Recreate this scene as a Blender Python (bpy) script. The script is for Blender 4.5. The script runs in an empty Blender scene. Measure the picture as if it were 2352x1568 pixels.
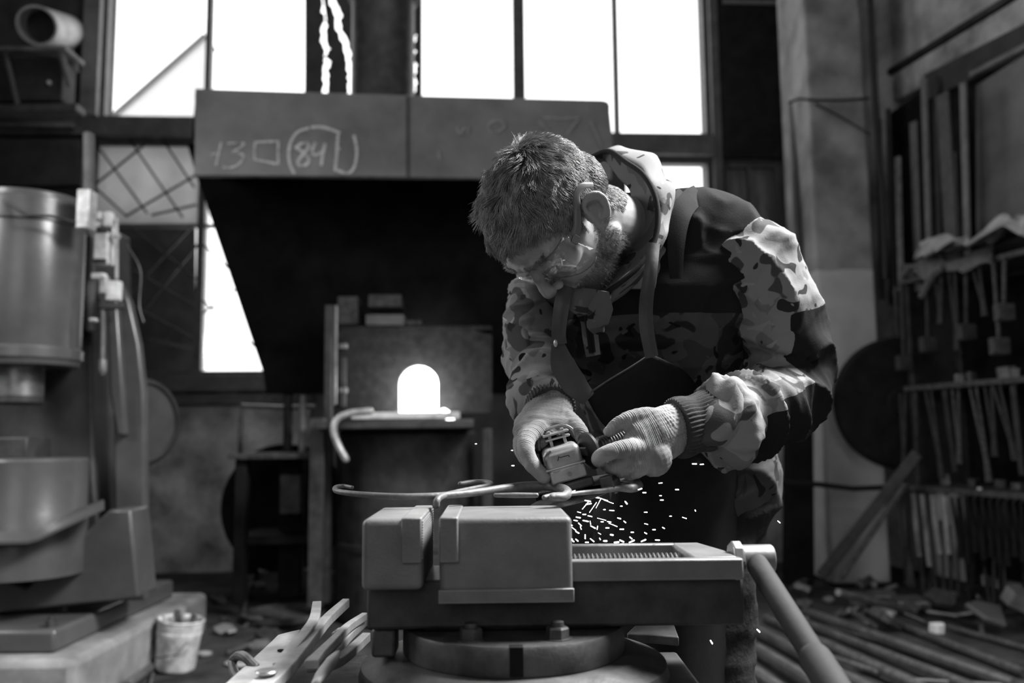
import bpy, bmesh, math, random
import numpy as np
from mathutils import Vector, Matrix, Euler
random.seed(7); rng = np.random.default_rng(7)
scn = bpy.context.scene; COL = scn.collection
R = math.radians

# ------------------------------------------------------------------ camera
FPX, CX, CY = 2000.0, 1176.0, 784.0
CAMZ = 1.05
pitch = math.atan(216/FPX); roll = 0.010
F0 = Vector((0, math.cos(pitch), math.sin(pitch)))
R0 = Vector((1, 0, 0)); U0 = R0.cross(F0)
RI = (R0*math.cos(roll) - U0*math.sin(roll)); UP = (U0*math.cos(roll) + R0*math.sin(roll))
cam = bpy.data.cameras.new('camera'); camo = bpy.data.objects.new('camera', cam); COL.objects.link(camo)
cam.sensor_width = 36; cam.lens = 36*FPX/2352; cam.clip_start = .05; cam.clip_end = 200
camo.matrix_world = Matrix(((RI.x, UP.x, -F0.x, 0), (RI.y, UP.y, -F0.y, 0), (RI.z, UP.z, -F0.z, CAMZ), (0, 0, 0, 1)))
cam.dof.use_dof = True; cam.dof.focus_distance = 1.19; cam.dof.aperture_fstop = 3.4
scn.camera = camo
CAMP = Vector((0, 0, CAMZ))
# ------------------------------------------------------------------ light: area lamps stand in for unseen windows and skylights
scn.view_settings.view_transform = 'Standard'; scn.view_settings.look = 'None'
scn.view_settings.gamma = 1; scn.view_settings.use_curve_mapping = False
scn.view_settings.exposure = 0.0
w = bpy.data.worlds.new('overcast'); scn.world = w; w.use_nodes = True
w.node_tree.nodes['Background'].inputs[0].default_value = (1, 1, 1, 1)
w.node_tree.nodes['Background'].inputs[1].default_value = 2.6
def area(name, loc, target, sx, sy, power, spread=180):
    l = bpy.data.lights.new(name, 'AREA'); l.shape = 'RECTANGLE'; l.size = sx; l.size_y = sy; l.energy = power; l.spread = R(spread)
    o = bpy.data.objects.new(name, l); COL.objects.link(o); o.location = loc
    o.rotation_euler = (Vector(target)-Vector(loc)).to_track_quat('-Z', 'Y').to_euler()
    return o
area('skylight_over_vise', (2.1, 1.75, 3.9), (.25, 1.2, 1.05), 1.3, 1.2, 265, 120)
area('side_window_light', (2.6, 1.9, 3.0), (.25, 1.3, 1.1), 1.1, 1.1, 26)
area('forge_overhead_fill', (-.8, 4.6, 5.8), (-.6, 4.9, 0), 3.0, 1.6, 34)  # added overhead fill for hammer and forge; the ceiling has no opening
area('front_fill_light', (-.8, -3.2, 2.9), (.2, 6.0, 1.6), 2.6, 2.4, 36)  # added frontal fill behind the camera; no door is built there
area('left_window_light', (-3.4, 2.2, 2.8), (.0, 1.6, 1.0), 1.6, 1.6, 85)

# ------------------------------------------------------------------ projection helpers (photo pixel -> point at a given distance)
def ray(px, py): return F0 + RI*((px-CX)/FPX) + UP*((CY-py)/FPX)
def at(px, py, Y):
    d = ray(px, py); return CAMP + d*(Y/d.y)
def onz(px, py, z):
    d = ray(px, py); return CAMP + d*((z-CAMZ)/d.z)
class Plane:
    def __init__(s, x, y, ang):
        s.o = Vector((x, y, 0)); s.u = Vector((math.cos(ang), math.sin(ang), 0)); s.n = Vector((-math.sin(ang), math.cos(ang), 0))
    def hit(s, px, py, off=0):
        d = ray(px, py); t = ((s.o + s.n*off - CAMP).dot(s.n))/d.dot(s.n); return CAMP + d*t
    def uz(s, px, py, off=0):
        p = s.hit(px, py, off); return (p-s.o).dot(s.u), p.z
    def pt(s, u, z, off=0): return s.o + s.u*u + s.n*off + Vector((0, 0, z))

# ------------------------------------------------------------------ materials
def _new(name):
    m = bpy.data.materials.new(name); m.use_nodes = True; nt = m.node_tree
    return m, nt, nt.nodes['Principled BSDF']
def g(v): return (v, v, v, 1)
def mat(name, v, rough=.6, metal=0, var=.35, scale=6, bump=.25, bscale=70, spec=.5, det=6, stretch=None, bdist=.004):
    m, nt, b = _new(name); N, L = nt.nodes, nt.links
    tc = N.new('ShaderNodeTexCoord'); src = tc.outputs['Object']
    if stretch:
        mp = N.new('ShaderNodeMapping'); mp.inputs['Scale'].default_value = stretch; L.new(src, mp.inputs[0]); src = mp.outputs[0]
    n = N.new('ShaderNodeTexNoise'); n.inputs['Scale'].default_value = scale; n.inputs['Detail'].default_value = det; n.inputs['Roughness'].default_value = .62
    L.new(src, n.inputs['Vector'])
    r = N.new('ShaderNodeValToRGB'); r.color_ramp.elements[0].position = .32; r.color_ramp.elements[1].position = .68
    r.color_ramp.elements[0].color = g(v*(1-var)); r.color_ramp.elements[1].color = g(min(1, v*(1+var)))
    L.new(n.outputs['Fac'], r.inputs[0]); L.new(r.outputs[0], b.inputs['Base Color'])
    b.inputs['Roughness'].default_value = rough; b.inputs['Metallic'].default_value = metal; b.inputs['Specular IOR Level'].default_value = spec
    if bump:
        n2 = N.new('ShaderNodeTexNoise'); n2.inputs['Scale'].default_value = bscale; n2.inputs['Detail'].default_value = 4; L.new(src, n2.inputs['Vector'])
        bp = N.new('ShaderNodeBump'); bp.inputs['Strength'].default_value = bump; bp.inputs['Distance'].default_value = bdist
        L.new(n2.outputs['Fac'], bp.inputs['Height']); L.new(bp.outputs[0], b.inputs['Normal'])
    return m
def emit(name, s):
    m = bpy.data.materials.new(name); m.use_nodes = True; nt = m.node_tree; nt.nodes.clear()
    e = nt.nodes.new('ShaderNodeEmission'); e.inputs[1].default_value = s; o = nt.nodes.new('ShaderNodeOutputMaterial'); nt.links.new(e.outputs[0], o.inputs[0]); return m
def glass(name, gloss=.06, tint=1.0, diffuse=0.0, dv=.5):
    m = bpy.data.materials.new(name); m.use_nodes = True; nt = m.node_tree; nt.nodes.clear(); N, L = nt.nodes, nt.links
    t = N.new('ShaderNodeBsdfTransparent'); t.inputs[0].default_value = g(tint)
    gl = N.new('ShaderNodeBsdfGlossy'); gl.inputs['Roughness'].default_value = .05
    mx = N.new('ShaderNodeMixShader'); mx.inputs[0].default_value = gloss; L.new(t.outputs[0], mx.inputs[1]); L.new(gl.outputs[0], mx.inputs[2])
    last = mx
    if diffuse:
        tr = N.new('ShaderNodeBsdfTranslucent'); tr.inputs[0].default_value = g(dv)
        df = N.new('ShaderNodeBsdfDiffuse'); df.inputs[0].default_value = g(dv*.5)
        m1 = N.new('ShaderNodeMixShader'); m1.inputs[0].default_value = .4; L.new(tr.outputs[0], m1.inputs[1]); L.new(df.outputs[0], m1.inputs[2])
        nn = N.new('ShaderNodeTexNoise'); nn.inputs['Scale'].default_value = 3; nn.inputs['Detail'].default_value = 5
        mr = N.new('ShaderNodeMapRange'); mr.inputs[1].default_value = .3; mr.inputs[2].default_value = .7
        mr.inputs[3].default_value = max(0, diffuse-.12); mr.inputs[4].default_value = min(1, diffuse+.08); L.new(nn.outputs['Fac'], mr.inputs[0])
        m2 = N.new('ShaderNodeMixShader'); L.new(mr.outputs[0], m2.inputs[0]); L.new(mx.outputs[0], m2.inputs[1]); L.new(m1.outputs[0], m2.inputs[2]); last = m2
    o = N.new('ShaderNodeOutputMaterial'); L.new(last.outputs[0], o.inputs[0]); return m
def camo_mat(name, k=1.0, zone=False):
    m, nt, b = _new(name); N, L = nt.nodes, nt.links
    tc = N.new('ShaderNodeTexCoord'); src = tc.outputs['Object']
    def layer(scale, lo, col, prev, off, det=1.5):
        mp = N.new('ShaderNodeMapping'); mp.inputs['Location'].default_value = (off, off*1.7, -off); L.new(src, mp.inputs[0])
        n = N.new('ShaderNodeTexNoise'); n.inputs['Scale'].default_value = scale; n.inputs['Detail'].default_value = det; n.inputs['Distortion'].default_value = .6
        L.new(mp.outputs[0], n.inputs['Vector'])
        r = N.new('ShaderNodeValToRGB'); r.color_ramp.elements[0].position = lo; r.color_ramp.elements[1].position = lo+.012
        L.new(n.outputs['Fac'], r.inputs[0])
        mx = N.new('ShaderNodeMixRGB'); mx.inputs[2].default_value = g(col*k); L.new(r.outputs[0], mx.inputs[0])
        if prev is None: mx.inputs[1].default_value = g(.36*k)
        else: L.new(prev, mx.inputs[1])
        return mx.outputs[0]
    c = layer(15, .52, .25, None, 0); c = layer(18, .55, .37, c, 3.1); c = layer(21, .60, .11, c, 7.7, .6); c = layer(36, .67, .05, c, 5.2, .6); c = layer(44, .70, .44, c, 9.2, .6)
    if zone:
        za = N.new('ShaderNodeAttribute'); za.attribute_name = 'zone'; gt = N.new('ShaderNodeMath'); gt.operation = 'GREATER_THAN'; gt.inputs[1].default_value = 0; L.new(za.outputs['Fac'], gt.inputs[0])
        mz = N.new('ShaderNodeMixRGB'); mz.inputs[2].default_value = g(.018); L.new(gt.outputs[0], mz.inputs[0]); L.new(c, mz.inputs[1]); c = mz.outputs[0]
    L.new(c, b.inputs['Base Color']); b.inputs['Roughness'].default_value = .9; b.inputs['Specular IOR Level'].default_value = .08
    wv = N.new('ShaderNodeTexNoise'); wv.inputs['Scale'].default_value = 420; L.new(src, wv.inputs['Vector'])
    bp = N.new('ShaderNodeBump'); bp.inputs['Strength'].default_value = .25; bp.inputs['Distance'].default_value = .001
    L.new(wv.outputs['Fac'], bp.inputs['Height']); L.new(bp.outputs[0], b.inputs['Normal'])
    return m
M = {}
M['plaster'] = mat('plaster', .40, .9, var=.75, scale=2.6, bump=.3, bscale=14, spec=.2)
M['wall_dark'] = mat('wall_dark', .085, .85, var=.4, scale=3, spec=.2)
M['concrete'] = mat('concrete', .24, .9, var=.45, scale=4, bump=.4, bscale=30, spec=.2)
M['floor'] = mat('floor', .052, .85, var=.65, scale=3.5, bump=.6, bscale=26, spec=.25, det=9, bdist=.02)
M['ceiling'] = mat('ceiling', .16, .9, var=.2)
M['frame'] = mat('painted_steel', .11, .6, var=.3, scale=9, bump=.15)
M['duct_tin'] = mat('duct_tin', .5, .6, .1, var=.3, scale=8, bump=.1)
M['frame_light'] = mat('worn_paint', .22, .7, var=.3, scale=7, bump=.15)
M['board'] = mat('board', .06, .8, var=.4, scale=5)
M['sheet'] = mat('sheet_steel', .20, .55, .35, var=.28, scale=3, bump=.08, bscale=20)
M['soot'] = mat('soot', .012, .95, var=.4, scale=5, spec=.1)
M['dark_steel'] = mat('dark_steel', .07, .5, .5, var=.4, scale=12, bump=.2)
M['tong_steel'] = mat('tong_steel', .40, .6, .15, var=.25, scale=30, bump=.2, bscale=200, bdist=.001)
M['steel'] = mat('steel', .26, .42, .8, var=.35, scale=14, bump=.2, bscale=120, bdist=.001)
M['vise'] = mat('cast_iron_vise', .17, .5, .35, var=.16, scale=26, bump=.28, bscale=330, bdist=.0012)
def worn(m, r_, k, col):
    nt = m.node_tree; N, L = nt.nodes, nt.links; b = N['Principled BSDF']; src = b.inputs['Base Color'].links[0].from_socket
    bv = N.new('ShaderNodeBevel'); bv.inputs['Radius'].default_value = r_; bv.samples = 4; ge = N.new('ShaderNodeNewGeometry')
    dt = N.new('ShaderNodeVectorMath'); dt.operation = 'DOT_PRODUCT'; L.new(bv.outputs[0], dt.inputs[0]); L.new(ge.outputs['Normal'], dt.inputs[1])
    mr = N.new('ShaderNodeMapRange'); mr.inputs[1].default_value = .995; mr.inputs[2].default_value = .90; mr.inputs[3].default_value = 0; mr.inputs[4].default_value = k; L.new(dt.outputs['Value'], mr.inputs[0])
    ns = N.new('ShaderNodeTexNoise'); ns.inputs['Scale'].default_value = 60; ml = N.new('ShaderNodeMath'); ml.operation = 'MULTIPLY'; L.new(mr.outputs[0], ml.inputs[0]); L.new(ns.outputs['Fac'], ml.inputs[1])
    mx = N.new('ShaderNodeMixRGB'); mx.inputs[2].default_value = g(col); L.new(ml.outputs[0], mx.inputs[0]); L.new(src, mx.inputs[1]); L.new(mx.outputs[0], b.inputs['Base Color'])
worn(M['vise'], .003, .75, .45)
M['bed_iron'] = mat('bed_iron', .04, .55, .2, var=.4, scale=30, bump=.3, bscale=240, bdist=.0012)
M['vise_dark'] = mat('oily_cast_iron', .085, .5, .4, var=.4, scale=30, bump=.3, bscale=240, bdist=.0012)
M['furnace_face'] = mat('furnace_face', .03, .85, var=.35, scale=20, bump=.3, bscale=50, spec=.06)
M['wheel'] = mat('blackened_iron', .02, .75, var=.4, scale=8, spec=.15)
M['tool'] = mat('hung_tool_iron', .05, .7, .2, var=.5, scale=12)
M['plaster_right'] = mat('plaster_right', .62, .9, var=.6, scale=1.6, bump=.3, bscale=14, spec=.2)
M['rusty'] = mat('rusty_iron', .10, .75, .3, var=.5, scale=30, bump=.5, bscale=120)
M['forged'] = mat('forged_iron', .15, .55, .35, var=.3, scale=60, bump=.4, bscale=260, bdist=.001)
M['handle'] = mat('handle_steel', .016, .8, .0, var=.4, scale=18, bump=.25, bscale=150, bdist=.001)
M['hammer'] = mat('hammer_paint', .105, .30, .2, var=.22, scale=4, bump=.1, bscale=30)
M['hammer_dark'] = mat('hammer_dark', .055, .5, .3, var=.4, scale=5)
M['pale_metal'] = mat('pale_metal', .5, .4, .4, var=.4, scale=16)
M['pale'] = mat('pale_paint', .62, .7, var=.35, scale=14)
M['foam'] = mat('foam', .95, .8, var=.05, scale=20)
M['chalk'] = mat('chalk', .56, .95, var=.35, scale=40, bump=0, spec=0)
M['chalk_faint'] = mat('chalk_faint', .30, .95, var=.2, scale=30, bump=0, spec=0)
M['cloth_dark'] = mat('dark_twill', .02, .85, var=.25, scale=14, bump=.3, bscale=500, spec=.1, bdist=.001)
M['apron'] = mat('black_leather', .012, .65, var=.35, scale=12, bump=.2, bscale=160, spec=.16, bdist=.001)
M['strap'] = mat('strap_leather', .05, .5, var=.3, scale=20, bump=.2, bscale=160, bdist=.001)
M['trousers'] = mat('trouser_cloth', .024, .9, var=.5, scale=9, bump=.4, bscale=120, spec=.08)
M['camo'] = camo_mat('camouflage_cloth', .62, True); M['camo_shaded'] = camo_mat('camouflage_shaded', .2, True)  # torso copy darkened to put the chest shade into the cloth
M['skin'] = mat('skin', .30, .5, var=.12, scale=30, bump=.2, bscale=420, spec=.35, bdist=.0008)
M['scalp'] = mat('scalp', .05, .7, var=.2)
M['hair'] = mat('hair', .19, .38, var=.5, scale=60, bump=0, spec=.6)
M['beard'] = mat('beard', .10, .45, var=.4, scale=80, bump=0, spec=.5)
M['knit'] = mat('ribbed_knit', .05, .9, var=.3, scale=60, bump=.4, bscale=500, spec=.15, bdist=.001)
M['glass'] = glass('window_glass', .05)
M['frosted'] = glass('dirty_glass', .04, .8, .93, .52)
M['dim_glass'] = glass('sooty_glass', .05, .4, .9, .10)
M['lens'] = glass('clear_lens', .11, .95)
M['hot'] = emit('furnace_heat', 16); M['spark'] = emit('spark_glow', 5)
M['rubber'] = mat('black_rubber', .018, .45, var=.3, scale=30, bump=.1)
M['alloy'] = mat('gearbox_alloy', .42, .38, .6, var=.25, scale=40, bump=.2, bscale=300, bdist=.0008)
M['outside'] = mat('outside_wall', .50, .9, var=.05, scale=1, bump=0, spec=0)
M['outside_roof'] = mat('outside_roof', .12, .9, var=.1, bump=0, spec=0)
M['rag'] = mat('rag', .42, .9, var=.4, scale=8, bump=.3)
M['wood'] = mat('grey_wood', .13, .85, var=.4, scale=6, stretch=(8, 8, 1), bump=.3)
M['boot'] = mat('boot', .03, .5)
# pillar: lower whitewash up to a fixed height
def pillar_mat():
    m, nt, b = _new('pillar_concrete'); N, L = nt.nodes, nt.links
    tc = N.new('ShaderNodeTexCoord'); sp = N.new('ShaderNodeSeparateXYZ'); L.new(tc.outputs['Object'], sp.inputs[0])
    n = N.new('ShaderNodeTexNoise'); n.inputs['Scale'].default_value = 4; n.inputs['Detail'].default_value = 7; L.new(tc.outputs['Object'], n.inputs['Vector'])
    ad = N.new('ShaderNodeMath'); ad.operation = 'MULTIPLY_ADD'; ad.inputs[1].default_value = .10; L.new(n.outputs['Fac'], ad.inputs[0]); L.new(sp.outputs['Z'], ad.inputs[2])
    lt = N.new('ShaderNodeMath'); lt.operation = 'LESS_THAN'; lt.inputs[1].default_value = 2.27; L.new(ad.outputs[0], lt.inputs[0])
    r1 = N.new('ShaderNodeValToRGB'); r1.color_ramp.elements[0].position = .3; r1.color_ramp.elements[1].position = .7
    r1.color_ramp.elements[0].color = g(.17); r1.color_ramp.elements[1].color = g(.44); L.new(n.outputs['Fac'], r1.inputs[0])
    r2 = N.new('ShaderNodeValToRGB'); r2.color_ramp.elements[0].position = .25; r2.color_ramp.elements[1].position = .6
    r2.color_ramp.elements[0].color = g(.45); r2.color_ramp.elements[1].color = g(.62); L.new(n.outputs['Fac'], r2.inputs[0])
    mx = N.new('ShaderNodeMixRGB'); L.new(lt.outputs[0], mx.inputs[0]); L.new(r1.outputs[0], mx.inputs[1]); L.new(r2.outputs[0], mx.inputs[2])
    L.new(mx.outputs[0], b.inputs['Base Color']); b.inputs['Roughness'].default_value = .9; return m
M['pillar'] = pillar_mat()
# knitted glove: ribs as real relief come from the mesh, fine stitches from bump
def glove_mat():
    m, nt, b = _new('knitted_cotton'); N, L = nt.nodes, nt.links
    tc = N.new('ShaderNodeTexCoord'); n = N.new('ShaderNodeTexNoise'); n.inputs['Scale'].default_value = 26; n.inputs['Detail'].default_value = 6; L.new(tc.outputs['Object'], n.inputs['Vector'])
    r = N.new('ShaderNodeValToRGB'); r.color_ramp.elements[0].position = .3; r.color_ramp.elements[1].position = .62
    r.color_ramp.elements[0].color = g(.15); r.color_ramp.elements[1].color = g(.31); L.new(n.outputs['Fac'], r.inputs[0]); L.new(r.outputs[0], b.inputs['Base Color'])
    b.inputs['Roughness'].default_value = .95; b.inputs['Specular IOR Level'].default_value = .1
    at_ = N.new('ShaderNodeAttribute'); at_.attribute_name = 'rib'
    wv = N.new('ShaderNodeMath'); wv.operation = 'SINE'; ml = N.new('ShaderNodeMath'); ml.operation = 'MULTIPLY'; ml.inputs[1].default_value = 2400
    L.new(at_.outputs['Fac'], ml.inputs[0]); L.new(ml.outputs[0], wv.inputs[0])
    n2 = N.new('ShaderNodeTexNoise'); n2.inputs['Scale'].default_value = 700; L.new(tc.outputs['Object'], n2.inputs['Vector'])
    ad = N.new('ShaderNodeMath'); ad.operation = 'MULTIPLY_ADD'; ad.inputs[1].default_value = .35; L.new(wv.outputs[0], ad.inputs[0]); L.new(n2.outputs['Fac'], ad.inputs[2])
    bp = N.new('ShaderNodeBump'); bp.inputs['Strength'].default_value = .55; bp.inputs['Distance'].default_value = .0012
    L.new(ad.outputs[0], bp.inputs['Height']); L.new(bp.outputs[0], b.inputs['Normal']); return m
M['glove'] = glove_mat()

# ------------------------------------------------------------------ mesh helpers
ORG = {}
def V(*a): return Vector(a)
def spl(pts, n=8):
    """Catmull-Rom through points (any dimension)"""
    p = [np.array(q, float) for q in pts]; out = []
    p = [2*p[0]-p[1]] + p + [2*p[-1]-p[-2]]
    for i in range(1, len(p)-2):
        for k in range(n):
            t = k/n
            out.append(.5*((2*p[i]) + (-p[i-1]+p[i+1])*t + (2*p[i-1]-5*p[i]+4*p[i+1]-p[i+2])*t*t + (-p[i-1]+3*p[i]-3*p[i+1]+p[i+2])*t**3))
    out.append(p[-2]); return out
class MB:
    def __init__(s): s.v = []; s.f = []
    def add(s, v, f):
        b = len(s.v); s.v += [tuple(q) for q in v]; s.f += [tuple(i+b for i in q) for q in f]; return s
    def box(s, x0, x1, y0, y1, z0, z1, fn=None):
        v = [V(x, y, z) for z in (z0, z1) for y in (y0, y1) for x in (x0, x1)]
        if fn: v = [fn(q) for q in v]
        return s.add(v, [(0, 2, 3, 1), (4, 5, 7, 6), (0, 1, 5, 4), (2, 6, 7, 3), (0, 4, 6, 2), (1, 3, 7, 5)])
    def obox(s, c, ax, ay, az):
        """box from centre and three half-axis vectors"""
        c = Vector(c); v = [c + ax*i + ay*j + az*k for k in (-1, 1) for j in (-1, 1) for i in (-1, 1)]
        return s.add(v, [(0, 2, 3, 1), (4, 5, 7, 6), (0, 1, 5, 4), (2, 6, 7, 3), (0, 4, 6, 2), (1, 3, 7, 5)])
    def bar(s, p0, p1, w, h, up=V(0, 0, 1)):
        p0, p1 = Vector(p0), Vector(p1); t = (p1-p0); a = t.cross(up)
        if a.length < 1e-6: a = t.cross(V(0, 1, 0))
        a.normalize(); b = a.cross(t).normalized(); return s.obox((p0+p1)/2, t/2, a*w/2, b*h/2)
    def prism(s, poly, vec):
        n = len(poly); vec = Vector(vec); v = [Vector(p) for p in poly]; v += [p+vec for p in v]
        return s.add(v, [tuple(range(n-1, -1, -1)), tuple(range(n, 2*n))] + [(i, (i+1) % n, n+(i+1) % n, n+i) for i in range(n)])
    def loft(s, rings, cap=True, closed=False):
        n = len(rings[0]); m = len(rings); v = [p for r in rings for p in r]; f = []
        for i in range(m if closed else m-1):
            j = (i+1) % m
            for k in range(n): f.append((i*n+k, i*n+(k+1) % n, j*n+(k+1) % n, j*n+k))
        if cap and not closed: f += [tuple(range(n-1, -1, -1)), tuple(range((m-1)*n, m*n))]
        return s.add(v, f)
    def tube(s, pts, r, n=12, ref=None, ratio=1.0, cap=True, round_=False, closed=False):
        """tube through pts; r scalar/list = half size along ref; ratio scalar/list = second half size / first"""
        pts = [Vector(p) for p in pts]; m = len(pts)
        r = [r]*m if np.isscalar(r) else list(r); q = [ratio]*m if np.isscalar(ratio) else list(ratio)
        if round_:
            t0 = (pts[0]-pts[1]).normalized(); t1 = (pts[-1]-pts[-2]).normalized(); a, b = [], []
            for k in (1.0, .8, .45):
                a.append((pts[0]+t0*min(r[0], r[0]*q[0])*k, r[0]*math.sqrt(max(.0, 1-k*k))+1e-4)); b.append((pts[-1]+t1*min(r[-1], r[-1]*q[-1])*k, r[-1]*math.sqrt(max(0, 1-k*k))+1e-4))
            pts = [x[0] for x in a]+pts+[x[0] for x in b[::-1]]; r = [x[1] for x in a]+r+[x[1] for x in b[::-1]]; q = [q[0]]*3+q+[q[-1]]*3; m += 6
        rings = []; A = None
        for i in range(m):
            if closed: t = pts[(i+1) % m]-pts[i-1]
            else: t = pts[min(i+1, m-1)]-pts[max(i-1, 0)]
            t.normalize()
            if ref is not None: A = Vector(ref) - t*t.dot(Vector(ref))
            elif A is None:
                A = t.orthogonal()
            else: A = A - t*t.dot(A)
            A = A.normalized(); B = t.cross(A)
            rings.append([pts[i]+A*(r[i]*math.cos(2*math.pi*k/n))+B*(r[i]*q[i]*math.sin(2*math.pi*k/n)) for k in range(n)])
        return s.loft(rings, cap, closed)
    def cyl(s, p0, p1, r0, r1=None, n=24): return s.tube([p0, p1], [r0, r0 if r1 is None else r1], n)
    def lathe(s, prof, c, axis=V(0, 0, 1), n=32):
        axis = Vector(axis).normalized(); a = axis.orthogonal().normalized(); b = axis.cross(a); c = Vector(c)
        return s.loft([[c+axis*z+(a*math.cos(2*math.pi*k/n)+b*math.sin(2*math.pi*k/n))*max(r, 1e-4) for k in range(n)] for r, z in prof])
    def ell(s, c, rx, ry, rz, n=20, m=12, fr=None):
        c = Vector(c); rings = []
        for i in range(m+1):
            th = math.pi*(i/m)*.998+.003; ring = []
            for k in range(n):
                p = V(rx*math.sin(th)*math.cos(2*math.pi*k/n), ry*math.sin(th)*math.sin(2*math.pi*k/n), -rz*math.cos(th))
                if fr: p = fr @ p
                ring.append(c+p)
            rings.append(ring)
        return s.loft(rings)
    def grid(s, rows, thick=0.0):
        """open sheet from rows of points, given thickness along its normals"""
        m, n = len(rows), len(rows[0]); v = [Vector(p) for r in rows for p in r]
        f = [(i*n+k, i*n+k+1, (i+1)*n+k+1, (i+1)*n+k) for i in range(m-1) for k in range(n-1)]
        if not thick: return s.add(v, f)
        nor = [Vector((0, 0, 0)) for _ in v]
        for q in f:
            c = (v[q[1]]-v[q[0]]).cross(v[q[3]]-v[q[0]])
            for i in q: nor[i] += c
        w2 = [p-q.normalized()*thick if q.length > 0 else p for p, q in zip(v, nor)]; N = len(v)
        f2 = [tuple(i+N for i in q[::-1]) for q in f]; e = []
        loop = [k for k in range(n)] + [i*n+n-1 for i in range(1, m)] + [(m-1)*n+k for k in range(n-2, -1, -1)] + [i*n for i in range(m-2, 0, -1)]
        for a, b in zip(loop, loop[1:]+loop[:1]): e.append((b, a, a+N, b+N))
        return s.add(v+w2, f+f2+e)
    def build(s, name, m, parent=None, bevel=0.0, smooth=35, seg=2, org=None):
        vs = np.array([tuple(q) for q in s.v], float)
        if parent is not None: o0 = ORG[parent.name]
        elif org is not None: o0 = Vector(org)
        else: o0 = V(*( (vs.min(0)+vs.max(0))/2 )); o0.z = vs[:, 2].min()
        me = bpy.data.meshes.new(name); me.from_pydata([tuple(q-np.array(o0)) for q in vs], [], s.f); me.update()
        bm = bmesh.new(); bm.from_mesh(me); bmesh.ops.recalc_face_normals(bm, faces=bm.faces); bm.to_mesh(me); bm.free()
        o = link(name, me, m, parent, o0)
        if smooth:
            me.polygons.foreach_set('use_smooth', [True]*len(me.polygons)); me.set_sharp_from_angle(angle=R(smooth))
        if bevel:
            b = o.modifiers.new('bevel', 'BEVEL'); b.width = bevel; b.segments = seg; b.limit_method = 'ANGLE'; b.angle_limit = R(40)
        return o
def link(name, me, m, parent, o0):
    o = bpy.data.objects.new(name, me); COL.objects.link(o)
    for x in (m if isinstance(m, (list, tuple)) else [m]): me.materials.append(M[x] if isinstance(x, str) else x)
    if parent is not None: o.parent = parent
    else: o.location = o0
    ORG[o.name] = Vector(o0); return o
def tag(o, label=None, cat=None, group=None, kind=None):
    if label: o['label'] = label
    if cat: o['category'] = cat
    if group: o['group'] = group
    if kind: o['kind'] = kind
    return o
def thing(name, loc, label=None, cat=None, group=None, kind=None):
    o = bpy.data.objects.new(name, None); COL.objects.link(o); o.location = loc; o.empty_display_size = .1; ORG[o.name] = Vector(loc)
    return tag(o, label, cat, group, kind)
KIDS = {}
def copy_tree(o, parent=None):
    c = o.copy(); COL.objects.link(c); ORG[c.name] = ORG[o.name]
    if parent is not None: c.parent = parent
    for ch in [x for x in bpy.data.objects if x.parent == o]: copy_tree(ch, c)
    return c
def fuse(mb, voxel, smooth=4, fac=.5):
    me = bpy.data.meshes.new('t'); me.from_pydata(mb.v, [], mb.f); me.update()
    bm = bmesh.new(); bm.from_mesh(me); bmesh.ops.recalc_face_normals(bm, faces=bm.faces); bm.to_mesh(me); bm.free()
    o = bpy.data.objects.new('t', me); COL.objects.link(o)
    r = o.modifiers.new('r', 'REMESH'); r.mode = 'VOXEL'; r.voxel_size = voxel; r.use_smooth_shade = True
    if smooth: sm = o.modifiers.new('s', 'SMOOTH'); sm.factor = fac; sm.iterations = smooth
    dg = bpy.context.evaluated_depsgraph_get(); out = bpy.data.meshes.new_from_object(o.evaluated_get(dg))
    bpy.data.objects.remove(o); bpy.data.meshes.remove(me); return out
def coords(me):
    a = np.empty(len(me.vertices)*3, np.float32); me.vertices.foreach_get('co', a); return a.reshape(-1, 3).astype(float)
def normals(me):
    a = np.empty(len(me.vertices)*3, np.float32); me.vertices.foreach_get('normal', a); return a.reshape(-1, 3).astype(float)
def setco(me, c): me.vertices.foreach_set('co', c.astype(np.float32).ravel()); me.update()
def hsh(i, j, k):
    n = (i*374761393 + j*668265263 + k*2147483647 + 1013904223) & 0x7fffffff
    n = ((n ^ (n >> 13))*1274126177) & 0x7fffffff
    return ((n ^ (n >> 16)) & 0xffff)/65535.0
def vnoise(p):
    p = np.asarray(p, float); i = np.floor(p).astype(np.int64); f = p-i; f = f*f*(3-2*f); o = 0
    for a in (0, 1):
        for b in (0, 1):
            for c in (0, 1):
                w_ = (f[:, 0] if a else 1-f[:, 0])*(f[:, 1] if b else 1-f[:, 1])*(f[:, 2] if c else 1-f[:, 2])
                o = o + w_*hsh(i[:, 0]+a, i[:, 1]+b, i[:, 2]+c)
    return o*2-1
def fbm(p, o=3):
    r = 0; a = 1
    for k in range(o): r = r+a*vnoise(p*2**k+k*17.3); a *= .5
    return r
def organic(me, name, m, parent, smooth=True):
    """link a fused world-space mesh under parent"""
    o0 = ORG[parent.name]; c = coords(me); setco(me, c-np.array(o0)); me.name = name
    me.polygons.foreach_set('use_smooth', [True]*len(me.polygons)); return link(name, me, m, parent, o0)
def pathparam(c, pts):
    """for each coordinate the arc position and distance to a polyline"""
    pts = np.array([tuple(p) for p in pts]); best = np.full(len(c), 1e9); tt = np.zeros(len(c)); s0 = 0
    for a, b in zip(pts[:-1], pts[1:]):
        d = b-a; L_ = np.linalg.norm(d); u = np.clip(((c-a)@d)/(L_*L_), 0, 1); q = a+u[:, None]*d; e = np.linalg.norm(c-q, axis=1)
        k = e < best; best[k] = e[k]; tt[k] = s0+u[k]*L_; s0 += L_
    return tt, best, s0

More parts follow.
